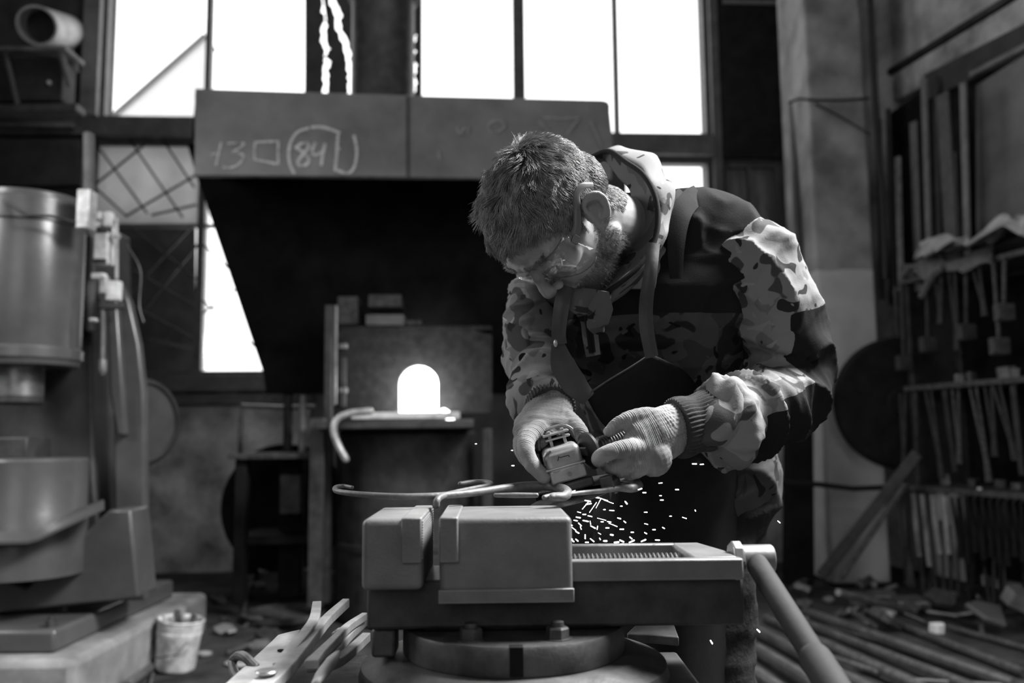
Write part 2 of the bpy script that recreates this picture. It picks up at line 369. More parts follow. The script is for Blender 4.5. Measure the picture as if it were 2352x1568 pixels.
# ================================================================== SETTING
W = Plane(0, 7.2, R(3.2))
def gridwall(name, m, pl, us, zs, hole, t0, t1):
    us = sorted(set(round(u, 4) for u in us)); zs = sorted(set(round(z, 4) for z in zs)); nu, nz = len(us)-1, len(zs)-1
    sol = [[not hole((us[i]+us[i+1])/2, (zs[j]+zs[j+1])/2) for j in range(nz)] for i in range(nu)]
    mb = MB(); idx = {}
    def vid(i, j, k):
        if (i, j, k) not in idx: idx[i, j, k] = len(mb.v); mb.v.append(tuple(pl.pt(us[i], zs[j], (t0, t1)[k])))
        return idx[i, j, k]
    S = lambda i, j: 0 <= i < nu and 0 <= j < nz and sol[i][j]
    for i in range(nu):
        for j in range(nz):
            if not S(i, j): continue
            mb.f.append((vid(i, j, 0), vid(i+1, j, 0), vid(i+1, j+1, 0), vid(i, j+1, 0)))
            mb.f.append((vid(i, j, 1), vid(i, j+1, 1), vid(i+1, j+1, 1), vid(i+1, j, 1)))
            for di, dj, a, b in ((-1, 0, (i, j), (i, j+1)), (1, 0, (i+1, j+1), (i+1, j)), (0, -1, (i+1, j), (i, j)), (0, 1, (i, j+1), (i+1, j+1))):
                if not S(i+di, j+dj): mb.f.append((vid(*a, 0), vid(*a, 1), vid(*b, 1), vid(*b, 0)))
    return tag(mb.build(name, m, smooth=0), kind='structure')
def upx(px, y=150): return W.uz(px, y)[0]
def zpx(py, x=1000): return W.uz(x, py)[1]
ZTOP = 5.35
HOLES = [  # u0,u1,z0,z1 in wall coordinates
    (upx(236, 140), upx(705, 140), zpx(272, 330), ZTOP), (upx(963, 140), upx(1624, 160), zpx(311, 1500), ZTOP),
    (upx(206, 600), upx(700, 600), zpx(858, 450), zpx(321, 330)), (upx(1436, 450), upx(1632, 450), zpx(700, 1550), zpx(364, 1550)),
    (upx(1668, 450), upx(1792, 450), zpx(560, 1730), zpx(370, 1730)), (upx(725, 140), upx(958, 140), zpx(222, 840), zpx(-36, 840))]
us = [-6.5, 4.6]+[h[k] for h in HOLES for k in (0, 1)]; zs = [0, 6.0]+[h[k] for h in HOLES for k in (2, 3)]
gridwall('wall_back', 'plaster_dark' if False else 'wall_dark', W, us, zs, lambda u, z: any(h[0] < u < h[1] and h[2] < z < h[3] for h in HOLES), 0, .25)
# plastered dado below the windows
zt = zpx(905, 450); nn = 40
for nm_, u0, u1 in (('trim_1', -6.2, upx(712, 1000)), ('trim_18', upx(1640, 1000), 2.9)):
    d = MB(); top = [W.pt(u0+(u1-u0)*i/nn, zt+.02*math.sin(i*1.7), -.035) for i in range(nn+1)]
    d.prism(top+[W.pt(u1, .0, -.035), W.pt(u0, .0, -.035)], W.n*.04); tag(d.build(nm_, 'plaster'), kind='structure')
def window(name, h, mull, glassm, trans=(), fw=.05, fm='frame'):
    u0, u1, z0, z1 = h; r = thing(name, W.pt((u0+u1)/2, z0, .05), kind='structure'); f = MB()
    def wb(mb, a, b, c, e, t0=.02, t1=.10): mb.box(a, b, t0, t1, c, e, fn=lambda q: W.pt(q.x, q.z, q.y)); return mb
    for (a, b, c, e) in ((u0, u1, z0, z0+fw*.6), (u0, u1, z1-fw, z1), (u0, u0+fw*.4, z0+fw*.6, z1-fw), (u1-fw*.4, u1, z0+fw*.6, z1-fw)):
        wb(MB(), a, b, c, e).build('frame', fm, r)
    for (m0, m1) in mull: wb(MB(), m0, m1, z0+fw*.6, z1-fw).build('mullion', fm, r)
    for (c, e) in trans: wb(MB(), u0+fw*.4, u1-fw*.4, c, e, .03, .09).build('transom', fm, r)
    edges = [u0+fw*.4]+[x for m in mull for x in m]+[u1-fw*.4]; zed = [z0+fw*.6]+[x for t in trans for x in t]+[z1-fw]
    k = 0
    for a, b in zip(edges[::2], edges[1::2]):
        for c, e in zip(zed[::2], zed[1::2]):
            gm = glassm[k] if isinstance(glassm, list) else glassm; k += 1
            if gm: wb(MB(), a, b, c, e, .055, .059).build('pane', gm, r, smooth=0)
    return r
window('window_1', HOLES[0], [(upx(469, 140), upx(481, 140))], 'glass')
window('window_2', HOLES[1], [(upx(1179, 140), upx(1206, 140)), (upx(1411, 160), upx(1422, 160))], 'glass', fm='frame')
w3 = window('window_3', HOLES[2], [(upx(447, 680), upx(463, 680))], [None, 'frosted', 'glass', 'glass'], trans=[(zpx(519, 450), zpx(512, 450))], fw=.04)
window('window_4', HOLES[3], [], 'glass', trans=[(zpx(585, 1550), zpx(575, 1550))], fw=.04)
window('window_5', HOLES[4], [(upx(1722, 450), upx(1728, 450))], 'dim_glass', fw=.05)
# wired grille of crossed bars inside window 3 and the board leaning behind its lower pane
def wl(px, py, off=-.01): return W.hit(px, py, off)
for a, b in (((214, 322), (338, 490)), ((296, 318), (420, 500)), ((372, 318), (446, 430)), ((205, 435), (350, 318)), ((205, 418), (292, 498)), ((290, 496), (462, 395)), ((348, 494), (452, 470)),
             ((270, 600), (450, 705)), ((290, 760), (455, 560)), ((280, 690), (450, 780)), ((466, 560), (560, 650)), ((466, 720), (560, 650)), ((466, 690), (590, 800)), ((300, 520), (450, 640)), ((270, 700), (440, 520)), ((340, 780), (450, 800))):
    MB().tube([wl(*a), wl(*b)], .010, 6).build('grille_bar', 'dark_steel', w3)
cv = MB(); rows = []
for py in (523, 855):
    rows.append([W.hit(px, py, .22+.10*((px-210)/240.0)**2*1.6) for px in np.linspace(205, 449, 18)])
cv.grid(rows, .01); tag(cv.build('blind_board', 'board'), 'dark curved board standing behind the lower left window pane', 'board')
# sill, transom rail and posts of the back wall
def wbox(name, x0, x1, y0, y1, t0, t1, m, xm=None, ym=None):
    ym = ym or (y0+y1)/2; xm = xm or (x0+x1)/2
    a, b = W.uz(x0, ym)[0], W.uz(x1, ym)[0]; c, e = W.uz(xm, y1)[1], W.uz(xm, y0)[1]
    mb = MB().box(a, b, t0, t1, c, e, fn=lambda q: W.pt(q.x, q.z, q.y)); return tag(mb.build(name, m, bevel=.006), kind='structure')
wbox('trim_2', -150, 446, 276, 318, -.10, -.002, 'frame'); wbox('trim_3', 1408, 1640, 316, 360, -.08, -.002, 'frame')
wbox('trim_4', 186, 205, 318, 900, -.07, -.002, 'frame_light', ym=600); wbox('trim_5', 196, 234, -160, 272, -.08, -.002, 'frame_light', ym=140)
wbox('trim_6', 330, 660, 862, 900, -.10, -.036, 'frame', ym=880); wbox('trim_7', 1632, 1652, -150, 560, -.06, -.002, 'frame', ym=250)
wbox('trim_23', 1655, 1796, -150, 366, -.045, -.002, 'wheel', ym=250); wbox('trim_24', 1652, 1668, 362, 900, -.045, -.002, 'wheel', ym=600); wbox('trim_8', 1655, 1795, 8, 18, -.07, -.046, 'frame_light'); wbox('trim_9', 0, 186, 296, 306, -.16, -.101, 'frame_light')
wbox('trim_11', 330, 720, 905, 930, -.10, -.04, 'dark_steel')
# floor, ceiling, other walls
fl = MB(); nx, ny = 90, 90; xs_ = np.linspace(-6.2, 5.2, nx); ys_ = np.linspace(-5.2, 7.9, ny)
XX, YY = np.meshgrid(xs_, ys_); ZZ = np.minimum(0, .012*fbm(np.stack([XX.ravel()*1.3, YY.ravel()*1.3, 0*XX.ravel()], 1))-.008)
fl.v = [tuple(q) for q in np.stack([XX.ravel(), YY.ravel(), ZZ], 1)]; fl.f = [(j*nx+i, j*nx+i+1, (j+1)*nx+i+1, (j+1)*nx+i) for j in range(ny-1) for i in range(nx-1)]
tag(fl.build('floor', 'floor', smooth=180), kind='structure')
tag(MB().box(-6.4, 5.6, -5.3, 7.9, 6.0, 6.15).build('ceiling', 'ceiling', smooth=0), kind='structure')
tag(MB().box(-6.4, -6.2, -5.3, 7.9, 0, 6).build('wall_left', 'wall_dark', smooth=0), kind='structure')
tag(MB().box(-6.4, 5.6, -5.4, -5.2, 0, 6).build('wall_front', 'wall_dark', smooth=0), kind='structure')
RA = math.atan(.25); RWX = lambda Y: 3.02+.25*(6.85-Y)
RW = Plane(RWX(0), 0, 0); RW.u = V(-.2425, .9701, 0); RW.n = V(.9701, .2425, 0)
tag(MB().box(-5.5, 8.3, 0, .2, 0, 6, fn=lambda q: RW.pt(q.x, q.z, q.y)).build('wall_right', 'plaster_right', smooth=0), kind='structure')
def rwbox(name, m, x0, y0, x1, y1, th, t0, t1, bev=.006):
    """bar along the right wall between two photo points lying on its plane"""
    a = RW.hit(x0, y0, t0); b = RW.hit(x1, y1, t0); h = V(0, 0, th)
    mb = MB().prism([a, b, b-h, a-h], RW.n*(t1-t0)); return mb.build(name, m, bevel=bev)
tag(rwbox('trim_12', 'dark_steel', 2036, 160, 2420, -80, .045, -.10, -.002), kind='structure')
tag(rwbox('trim_13', 'plaster', 2050, 172, 2420, -52, .22, -.08, -.002), kind='structure')
tag(rwbox('trim_14', 'board', 2120, 172, 2440, 8, .20, -.13, -.002), kind='structure')
tag(rwbox('trim_15', 'frame_light', 2225, 166, 2440, 52, .035, -.17, -.132), kind='structure')
tag(MB().prism([RW.hit(x, y, -.05) for x, y in ((2042, 262), (2500, -70), (2500, 700), (2042, 700))], RW.n*.045).build('trim_17', 'wheel', smooth=0), kind='structure')  # near-black sheet puts the dark of the wall recess into colour
# pillar
p = MB(); Y1, Y2 = 6.2, 6.86; xa, xb = at(1862, 300, Y1).x, at(1992, 300, Y1).x
p.box(xa, xb, Y1, Y2, 0, 6.0); tag(p.build('trim_16', 'pillar', bevel=.02), kind='structure')

# ================================================================== OUTSIDE
gb = thing('gable_building', (-9, 22, 0), 'pale building with a sloping roof edge seen outside through the top left window', 'building')
a, b_, c_ = at(268, 268, 20), at(470, 92, 20), at(700, 268, 20)
b_ = at(473, 88, 20); MB().prism([V(a.x, 20, 0), a, b_, V(b_.x, 20, 0)], V(0, .6, 0)).build('gable_wall', 'outside', gb, smooth=0)
for s_ in (0,):
    q0 = a if s_ == 0 else V(b_.x*2-a.x, 20, a.z); n_ = (b_-q0).normalized()
    MB().bar(q0-n_*.3+V(0, .3, .06), b_+V(0, .3, .06), .8, .10, up=V(0, 0, 1)).build('roof_slope', 'outside_roof', gb, smooth=0)

# ================================================================== FORGE
H = Plane(0, 4.95, R(3.2))
hp = H.hit(1176, 405); hood = thing('smoke_hood', (hp.x-.2, 5.4, 1.2), 'wide sheet steel smoke hood with chalk writing over the furnace', 'hood')
def sheet(name, quad, th, m, par, pl=H, off=0, bev=.003):
    return MB().prism([pl.hit(x, y, off) for x, y in quad], pl.n*th).build(name, m, par, bevel=bev)
fs1 = sheet('front_sheet', [(448, 203), (937, 219), (937, 405), (446, 402)], .006, 'sheet', hood)
fs2 = sheet('front_sheet', [(934, 219), (1385, 230), (1398, 234), (1409, 335), (1404, 412), (934, 405)], .006, 'sheet', hood, off=.007)
sheet('seam_strip', [(933, 222), (938, 222), (938, 404), (933, 404)], .004, 'dark_steel', hood, off=-.005, bev=0)
sheet('lower_rim', [(446, 399), (1404, 409), (1404, 414), (446, 405)], .02, 'dark_steel', hood, off=.012, bev=0)
B = Plane(0, 6.35, R(3.2))
def hb(px, py): return B.hit(px, py)
def side(a_, b_, c_, d_, nm):
    n_ = (b_-a_).cross(c_-a_).normalized(); MB().prism([a_, b_, c_, d_], n_*.006).build(nm, 'soot', hood)
# sooty chute behind the apron sheet: its left edge runs down to the furnace
side(H.hit(452, 404, .03), H.hit(450, 215, .03), hb(540, 330), hb(560, 420), 'side_plate')
side(H.hit(1398, 240, .03), H.hit(1400, 408, .03), hb(1330, 420), hb(1330, 330), 'side_plate')
MB().prism([B.hit(x, y, -.35) for x, y in ((430, 330), (1390, 340), (1390, 410), (1330, 640), (1180, 905), (612, 905), (604, 855), (452, 405))], B.n*.01).build('back_plate', 'soot', hood)
MB().prism([H.hit(450, 215, .02), H.hit(1396, 240, .02), B.hit(1380, 330, -.36), B.hit(440, 320, -.36)], V(0, 0, .006)).build('top_plate', 'soot', hood)
pp = at(872, 100, 5.6)
ch = MB(); ch.lathe([(.215, hp.z+.55), (.215, 4.05), (.245, 4.06), (.25, 4.2), (.225, 4.21), (.225, 6.0)], (pp.x, 5.75, 0), n=40); ch.build('chimney_pipe', 'steel_dark' if False else 'dark_steel', hood)
def chalk(par, strokes, m='chalk', w_=5.2, off=-.004):
    for st in strokes:
        pts = [H.hit(420+x/2.352, 180+y/2.352, off) for x, y in (spl(st, 5) if len(st) > 2 else st)]
        MB().tube(pts, w_*5/2000/2, 6, ref=V(0, 0, 1) if abs(st[0][0]-st[-1][0]) > abs(st[0][1]-st[-1][1]) else V(1, 0, 0), ratio=.15, round_=True).build('chalk_mark', m, par)
chalk(fs1, [[(152, 414), (178, 404)], [(207, 345), (192, 410), (180, 470)], [(240, 352), (290, 348), (330, 352), (300, 380), (268, 400), (308, 404), (328, 425), (300, 465), (255, 482), (215, 480)],
            [(390, 342), (386, 395), (388, 440)], [(386, 345), (450, 342), (518, 338)], [(516, 338), (514, 400), (516, 462)], [(388, 438), (450, 450), (514, 464)]], w_=4.6)
chalk(fs1, [[(680, 268), (620, 290), (585, 340), (572, 400), (578, 460), (602, 516)], [(690, 266), (730, 262), (790, 272), (850, 296)],
            [(606, 368), (630, 385), (662, 412), (682, 440), (666, 466), (632, 470), (622, 448), (650, 408), (680, 372), (672, 352), (640, 352), (610, 378)],
            [(716, 346), (700, 385), (704, 412), (735, 408), (765, 392)], [(770, 350), (758, 400), (748, 470)], [(838, 306), (832, 400), (822, 500)], [(826, 386), (850, 380)],
            [(924, 308), (938, 370), (938, 430), (920, 490), (885, 512), (832, 496)]], w_=6.5)
chalk(fs2, [[(1690, 225), (1650, 250), (1655, 285), (1700, 290), (1735, 262), (1725, 235), (1690, 225)], [(1950, 212), (2040, 216), (2140, 212)], [(1925, 230), (1990, 310)], [(2130, 225), (2075, 300)], [(2200, 230), (2240, 320), (2260, 370)], [(1378, 392), (1390, 438)],
            [(1480, 262), (1490, 300)], [(1500, 300), (1520, 262)], [(1540, 262), (1536, 300)]], 'chalk_faint', 4.5)
# boards closing the opening round the pipe: daylight shows through the ragged gaps between them
g1 = [(748, -40, 5), (744, 20, 6), (748, 40, 2), (744, 60, 6), (743, 95, 6), (751, 112, 6), (746, 128, 2), (752, 142, 8), (747, 160, 6), (748, 190, 6), (745, 226, 5)]
g2 = [(745, -40, 8), (760, 0, 9), (776, 30, 8), (776, 60, 6), (790, 90, 7), (799, 125, 6), (802, 160, 5), (807, 184, 8), (803, 200, 5), (804, 228, 5)]
g3 = [(955, 78, 1), (950, 92, 5), (944, 104, 5), (950, 118, 6), (946, 132, 3), (951, 150, 7), (948, 172, 5), (951, 192, 6), (946, 215, 5), (947, 230, 5)]
def dense(gp): 
    q = spl(gp, 4); return [(x+1.6*math.sin(k*2.3), y, max(.8, w_+1.4*math.sin(k*1.7))) for k, (x, y, w_) in enumerate(q)]
g1, g2, g3 = dense(g1), dense(g2), dense(g3)
def bd(nm, poly, m='board'): tag(MB().prism([W.hit(x, y, -.03) for x, y in poly], W.n*.025).build(nm, m, smooth=0), kind='structure')
bd('trim_10', [(700, -40)]+[(x-w_, y) for x, y, w_ in g1]+[(700, 230)]); bd('trim_19', [(x+w_, y) for x, y, w_ in g1]+[(x-w_, y) for x, y, w_ in g2[::-1] if y > -30 or True])
bd('trim_20', [(x+w_, y) for x, y, w_ in g2]+[(x-w_, y) for x, y, w_ in g3[::-1]]+[(955, 76), (955, -40)]); bd('trim_21', [(955, -40), (955, 76)]+[(x+w_, y) for x, y, w_ in g3]+[(968, 232), (968, -40)])
bd('trim_22', [(700, -200), (968, -200), (968, -40), (700, -40)])
# furnace
Q = Plane(0, 5.2, R(3.2))
fu = thing('forge_furnace', (Q.hit(940, 1100).x, 5.5, 0), 'small forge furnace with white hot arched mouth under the smoke hood', 'furnace')
def arch_plate(name, x0, x1, y0, y1, ax0, ax1, ay0, m, th):
    n = 16; cx, rw = (ax0+ax1)/2, (ax1-ax0)/2; out = []; inn = []
    inn = [(ax0, y1)]+[(cx-rw*math.cos(math.pi*k/n), ay0+rw-rw*1.0*math.sin(math.pi*k/n)) for k in range(n+1)]+[(ax1, y1)]
    for k, (x, y) in enumerate(inn):
        if k == 0: out.append((x0, y1))
        elif k == len(inn)-1: out.append((x1, y1))
        else:
            an = math.pi*(k-1)/n; dx, dy = -math.cos(an), -math.sin(an); t = min((x1-cx)/dx if dx > 1e-6 else (x0-cx)/dx if dx < -1e-6 else 1e9, (y0-(ay0+rw))/dy if dy < -1e-6 else 1e9)
            out.append((cx+dx*t, ay0+rw+dy*t))
    mb = MB(); L_ = len(inn)
    for off in (0, th): mb.v += [tuple(Q.hit(x, y, 0)+Q.n*off) for x, y in inn]+[tuple(Q.hit(x, y, 0)+Q.n*off) for x, y in out]
    for k in range(L_-1):
        a, b2, c2, d2 = k, k+1, L_+k+1, L_+k; mb.f += [(a, b2, c2, d2), (a+2*L_, d2+2*L_, c2+2*L_, b2+2*L_), (a, a+2*L_, b2+2*L_, b2), (d2, c2, c2+2*L_, d2+2*L_)]
    return mb.build(name, m, fu, smooth=40), [Q.hit(x, y, 0) for x, y in inn]
_, inn = arch_plate('front_plate', 772, 1130, 757, 948, 915, 1006, 838, 'furnace_face', .12)
MB().loft([[q+Q.n*.10 for q in inn], [q+Q.n*.45 for q in inn]]).build('glowing_chamber', 'hot', fu, smooth=60)
def qb(name, x0, x1, y0, y1, t0, t1, m, bev=.006):
    a, b2 = Q.hit(x0, (y0+y1)/2, t0), Q.hit(x1, (y0+y1)/2, t0); z0, z1 = Q.hit((x0+x1)/2, y1, t0).z, Q.hit((x0+x1)/2, y0, t0).z
    a = V(a.x, a.y, z0); b2 = V(b2.x, b2.y, z0); return MB().prism([a, b2, b2+V(0, 0, z1-z0), a+V(0, 0, z1-z0)], Q.n*(t1-t0)).build(name, m, fu, bevel=bev)
qb('casing', 772, 1130, 757, 945, .121, .125, 'rusty') if False else None
for (x0, x1) in ((772, 905), (1016, 1130)): qb('casing_side', x0, x1, 760, 945, .122, .6, 'furnace_face')
qb('casing_top', 772, 1130, 748, 757, .0, .6, 'furnace_face'); qb('hearth_plate', 806, 1056, 946, 962, -.42, .1, 'pale')  # hearth plate made pale so its colour carries the furnace glow
qb('table_top', 722, 1088, 964, 984, -.55, .7, 'dark_steel'); qb('leg', 708, 742, 960, 1396, -.40, -.33, 'dark_steel', .004); qb('leg', 742, 760, 700, 1385, -.1, -.02, 'dark_steel', .004); qb('leg', 1108, 1132, 984, 1387, -.2, -.12, 'dark_steel')
dr = MB(); dc = Q.hit(935, 1100, .15); dr.lathe([(.02, 0), (.40, 0), (.42, .02), (.42, .40), (.43, .41), (.43, .44), (.42, .45), (.42, Q.hit(935, 990).z-.02), (.40, Q.hit(935, 988).z)], (dc.x, dc.y, 0), n=40); dr.build('drum_base', 'dark_steel', fu)
qb('upper_brick', 775, 822, 680, 745, .3, .5, 'rusty'); qb('upper_brick', 846, 922, 676, 705, .25, .5, 'rusty'); qb('upper_brick', 840, 928, 722, 747, .2, .5, 'concrete'); qb('upper_brick', 934, 968, 735, 747, .2, .5, 'rusty'); qb('upright', 766, 774, 700, 930, -.05, -.02, 'steel')
qb('hinge', 778, 798, 788, 800, -.03, -.001, 'steel'); qb('hinge', 778, 798, 890, 902, -.03, -.001, 'steel'); qb('latch_bar', 780, 795, 820, 935, -.02, -.001, 'dark_steel')
hb_ = MB(); 
for k, (x, y, r_) in enumerate(((985, 935, .028), (1010, 942, .022))): hb_.tube([Q.hit(x, y, .25), Q.hit(x+4, y+8, -.30)], r_, 10, round_=True)
for k, (x0, x1, y, r_) in enumerate(((950, 975, 938, .032), (1015, 1035, 948, .024))):
    tag(MB().tube([Q.hit(x0, y-3, .09), Q.hit(x1, y+10, -.30)], r_, 12, round_=True).build('heated_bar', 'hot', smooth=60), ['white hot bar lying at the middle of the furnace mouth', 'white hot bar sticking out at the right of the furnace mouth'][k], 'bar')
l = bpy.data.lights.new('furnace_light', 'POINT'); l.energy = 7; l.shadow_soft_size = .05; lo = bpy.data.objects.new('furnace_light', l); COL.objects.link(lo); lo.location = Q.hit(962, 896, -.10)
hk = MB(); hk.tube(spl([tuple(Q.hit(x, y, -.58)) for x, y in ((850, 944), (800, 950), (772, 965), (766, 990), (776, 1020), (794, 1054))], 6), .019, 10, round_=True); tag(hk.build('hooked_bar', 'pale_metal', smooth=180), 'bent pale steel bar hooked over the furnace table edge', 'bar')
# bench and pipes left of the furnace
sb = thing('side_bench', (Q.hit(620, 1100).x, 5.5, 0), 'dark narrow steel bench between the wall and furnace', 'bench')
S5 = Plane(0, 5.45, R(3.2))
def sbx(name, x0, x1, y0, y1, t0, t1, m, par):
    a, b2 = S5.hit(x0, (y0+y1)/2, t0), S5.hit(x1, (y0+y1)/2, t0); z0, z1 = S5.hit((x0+x1)/2, y1, t0).z, S5.hit((x0+x1)/2, y0, t0).z
    return MB().prism([V(a.x, a.y, z0), V(b2.x, b2.y, z0), V(b2.x, b2.y, z1), V(a.x, a.y, z1)], S5.n*(t1-t0)).build(name, m, par, bevel=.005)
sbx('top', 522, 714, 1042, 1054, -.15, .5, 'rusty', sb); sbx('leg', 536, 562, 1054, 1386, -.1, 0, 'wheel', sb); sbx('leg', 640, 690, 1054, 1370, .2, .3, 'wheel', sb); sbx('leg', 642, 690, 1090, 1180, -.1, .0, 'dark_steel', sb); sbx('shelf', 540, 714, 1230, 1250, -.05, .5, 'wheel', sb)
# dark round drum that shows as a disc below the bench
dd = MB(); c = S5.hit(655, 1165, .80); dd.lathe([(.02, -.05), (.42, -.05), (.44, -.03), (.44, .05), (.02, .06)], c, axis=V(-.05, -1, 0), n=40); tag(dd.build('leather_bellows', 'wheel'), 'dark round bellows panel standing under the narrow bench', 'bellows')
tag(MB().tube([V(S5.hit(553, 930, .75).x, S5.hit(553, 930, .75).y, 0), S5.hit(553, 960, .75), S5.hit(556, 932, .75), S5.hit(660, 936, .75), S5.hit(724, 934, .75)], .016, 10).build('air_pipe', 'steel'), 'thin steel air pipe running level behind the bench', 'pipe')
for i, (x, y0, y1, m_, r_) in enumerate(((664, 740, 935, 'dark_steel', .03), (696, 870, 932, 'pale_metal', .022))):
    tag(MB().tube([S5.hit(x, y0, .62), V(S5.hit(x, y1, .62).x, S5.hit(x, y1, .62).y, 0)], r_, 10).build('standing_pipe', m_), ['dark upright pipe left of the furnace post', 'short bright upright pipe left of the furnace post'][i], 'pipe')

# ================================================================== POWER HAMMER (left)
fz = .235
foundation = MB(); foundation.box(-3.2, -1.665, 3.40, 4.85, 0, fz-.012); tag(foundation.build('hammer_foundation', 'concrete', bevel=.03), 'worn concrete foundation block under the power hammer', 'foundation')
ph = thing('power_hammer', (-2.1, 3.9, fz-.012), 'tall pneumatic power hammer with fat cylinder housing at left edge', 'power hammer')
def zz(py, Y, px=100): return at(px, py, Y).z
cyc = at(60, 700, 3.85); cx, cy = cyc.x, 3.85; r_ = at(181, 650, 3.85).x-cx
mb = MB(); zt, zb = zz(432, 3.65), zz(822, 3.65)
mb.lathe([(r_*.55, zb-.02), (r_*.97, zb-.02), (r_*1.0, zb), (r_*1.0, zt-.03), (r_*.97, zt), (.02, zt+.015)], (cx, cy, 0), n=48); mb.build('cylinder_housing', 'hammer', ph)
mb = MB(); za, zc = zz(502, 3.65), zz(448, 3.65)
mb.lathe([(r_*1.0, za), (r_*1.05, za+.005), (r_*1.05, zc), (r_*1.0, zc+.008)], (cx, cy, 0), n=48); mb.build('clamp_band', 'hammer', ph)
bx_ = at(182, 480, 3.62); MB().box(bx_.x-.035, bx_.x+.02, 3.66, 3.74, za-.04, zc+.03).build('band_lug', 'pale_metal', ph, bevel=.006)
mb = MB(); mb.lathe([(r_*1.0, zb), (r_*1.04, zb+.01), (r_*1.04, zb+.05), (r_*1.0, zb+.06)], (cx, cy, 0), n=48); mb.build('bottom_flange', 'hammer', ph)
wc = at(70, 470, 3.63); mb = MB(); mb.tube([wc+V(-.1, -.02, .012), wc+V(.02, -.045, -.06), wc+V(.10, -.02, -.055), wc+V(.22, .06, -.08)], .006, 8); mb.build('band_wire', 'rubber', ph)
rm = at(42, 870, 3.85); rr = at(96, 870, 3.85).x-rm.x
mb = MB(); mb.lathe([(rr, zz(905, 3.7)), (rr, zb+.02)], (rm.x, 3.85, 0), n=32); mb.build('ram', 'steel', ph)
mb = MB(); mb.lathe([(rr*.9, zz(925, 3.7)), (rr, zz(920, 3.7)), (rr, zz(905, 3.7))], (rm.x, 3.85, 0), n=32); mb.build('upper_die', 'dark_steel', ph)
an = at(60, 1100, 3.75); ar = at(190, 1100, 3.75).x-an.x; z0, z1 = zz(1190, 3.5), zz(1055, 3.5)
mb = MB(); mb.lathe([(ar*1.02, z0-.25), (ar*1.02, z0), (ar, z0+.01), (ar, z1-.01), (ar*.97, z1), (ar*.5, z1+.004), (.02, z1+.004)], (an.x, 3.75, 0), n=48); mb.build('anvil_block', 'hammer', ph)
mb = MB(); mb.box(an.x-.16, an.x+.05, 3.65, 3.85, z1, z1+.09); mb.build('lower_die', 'dark_steel', ph, bevel=.006)
# curved tray below the anvil
rows = []
for k in range(13):
    t = k/12; xx = -60+300*t; yf = 1252-8*t-74*max(0, (t-.45)/.55)**1.0*(1 if t > .45 else 0); rows.append([at(xx, yf-0, 3.35+.25*t), at(xx, yf-18-30*(1-t), 3.55+.2*t)])
mb = MB(); mb.grid(rows, .012); mb.build('scale_tray', 'hammer', ph)
# frame of the hammer
def hpl(pts, Y, th, nm, m, bev=.012):
    return MB().prism([at(x, y, Y) for x, y in pts], V(0, th, 0)).build(nm, m, ph, bevel=bev)
hpl([(-160, 470), (150, 470), (206, 500), (215, 1100), (240, 1360), (-160, 1360)], 4.05, .45, 'rear_frame', 'hammer_dark')
hpl([(248, 640), (275, 652), (296, 690), (318, 790), (330, 900), (334, 1380), (264, 1380), (258, 900)], 4.02, .06, 'side_frame', 'hammer')
hpl([(242, 660), (268, 690), (288, 1000), (268, 1000), (250, 900)], 3.97, .05, 'guide_strip', 'hammer')
hpl([(188, 300), (207, 300), (207, 760), (188, 760)], 4.0, .06, 'riser_pipe', 'frame')
fc = at(318, 970, 4.45); ax = V(math.cos(R(32)), -math.sin(R(32)), 0)
mb = MB(); mb.lathe([(.02, -.05), (.20, -.05), (.225, -.03), (.225, .03), (.20, .05), (.19, .035), (.05, .03), (.045, .06), (.005, .06)], fc, axis=ax, n=48); mb.build('flywheel', 'hammer_dark', ph)
# plinth with sloping flank
pz = fz-.012
hpl([(-200, 1250), (60, 1350), (250, 1170), (300, 1170), (318, 1372), (-200, 1430)], 3.78, .2, 'flank', 'hammer')
fl_ = MB(); fl_.box(-3.1, at(0, 1400, 3.5).x+.22, 3.5, 4.7, pz, pz+.09); fl_.build('base_flange', 'hammer', ph, bevel=.015)
for i in range(4):
    q = at(30+80*i, 1400-22*i, 3.42+.28*i); MB().lathe([(.022, pz+.091), (.022, pz+.115), (.012, pz+.116), (.012, pz+.13)], (at(0, 1400, 3.5).x+.17-.10*(i % 2), 3.56+.3*i, 0), n=6).build('anchor_bolt', 'dark_steel', ph)
# lubricator with valves: pale fittings on the frame
lub = MB().obox(at(240, 560, 3.93), V(.034, 0, 0), V(0, .04, 0), V(0, 0, .10)).build('lubricator', 'pale', ph, bevel=.008)
for (x, y, w_, h_, m_) in ((225, 497, .022, .018, 'pale'), (250, 505, .018, .035, 'pale'), (238, 528, .03, .012, 'hammer_dark'), (268, 541, .012, .012, 'pale_metal'), (232, 600, .03, .01, 'hammer_dark'), (228, 635, .03, .014, 'pale'), (240, 655, .016, .04, 'pale_metal'), (262, 668, .03, .045, 'pale'), (258, 703, .055, .014, 'hammer_dark'), (216, 735, .016, .008, 'pale'), (236, 840, .012, .03, 'steel')):
    MB().obox(at(x, y, 3.9), V(w_, 0, 0), V(0, .02, 0), V(0, 0, h_)).build('valve_fitting', m_, ph, bevel=.005)
MB().tube([at(268, 500, 3.9), at(268, 640, 3.9)], .008, 8).build('oil_pipe', 'pale_metal', ph); MB().tube([at(237, 700, 3.9), at(235, 860, 3.9)], .011, 8).build('oil_pipe', 'steel', ph)
MB().tube(spl([tuple(at(x, y, 3.95)) for x, y in ((290, 560), (322, 620), (320, 700), (330, 740))], 6), .004, 6).build('copper_line', 'dark_steel', ph)
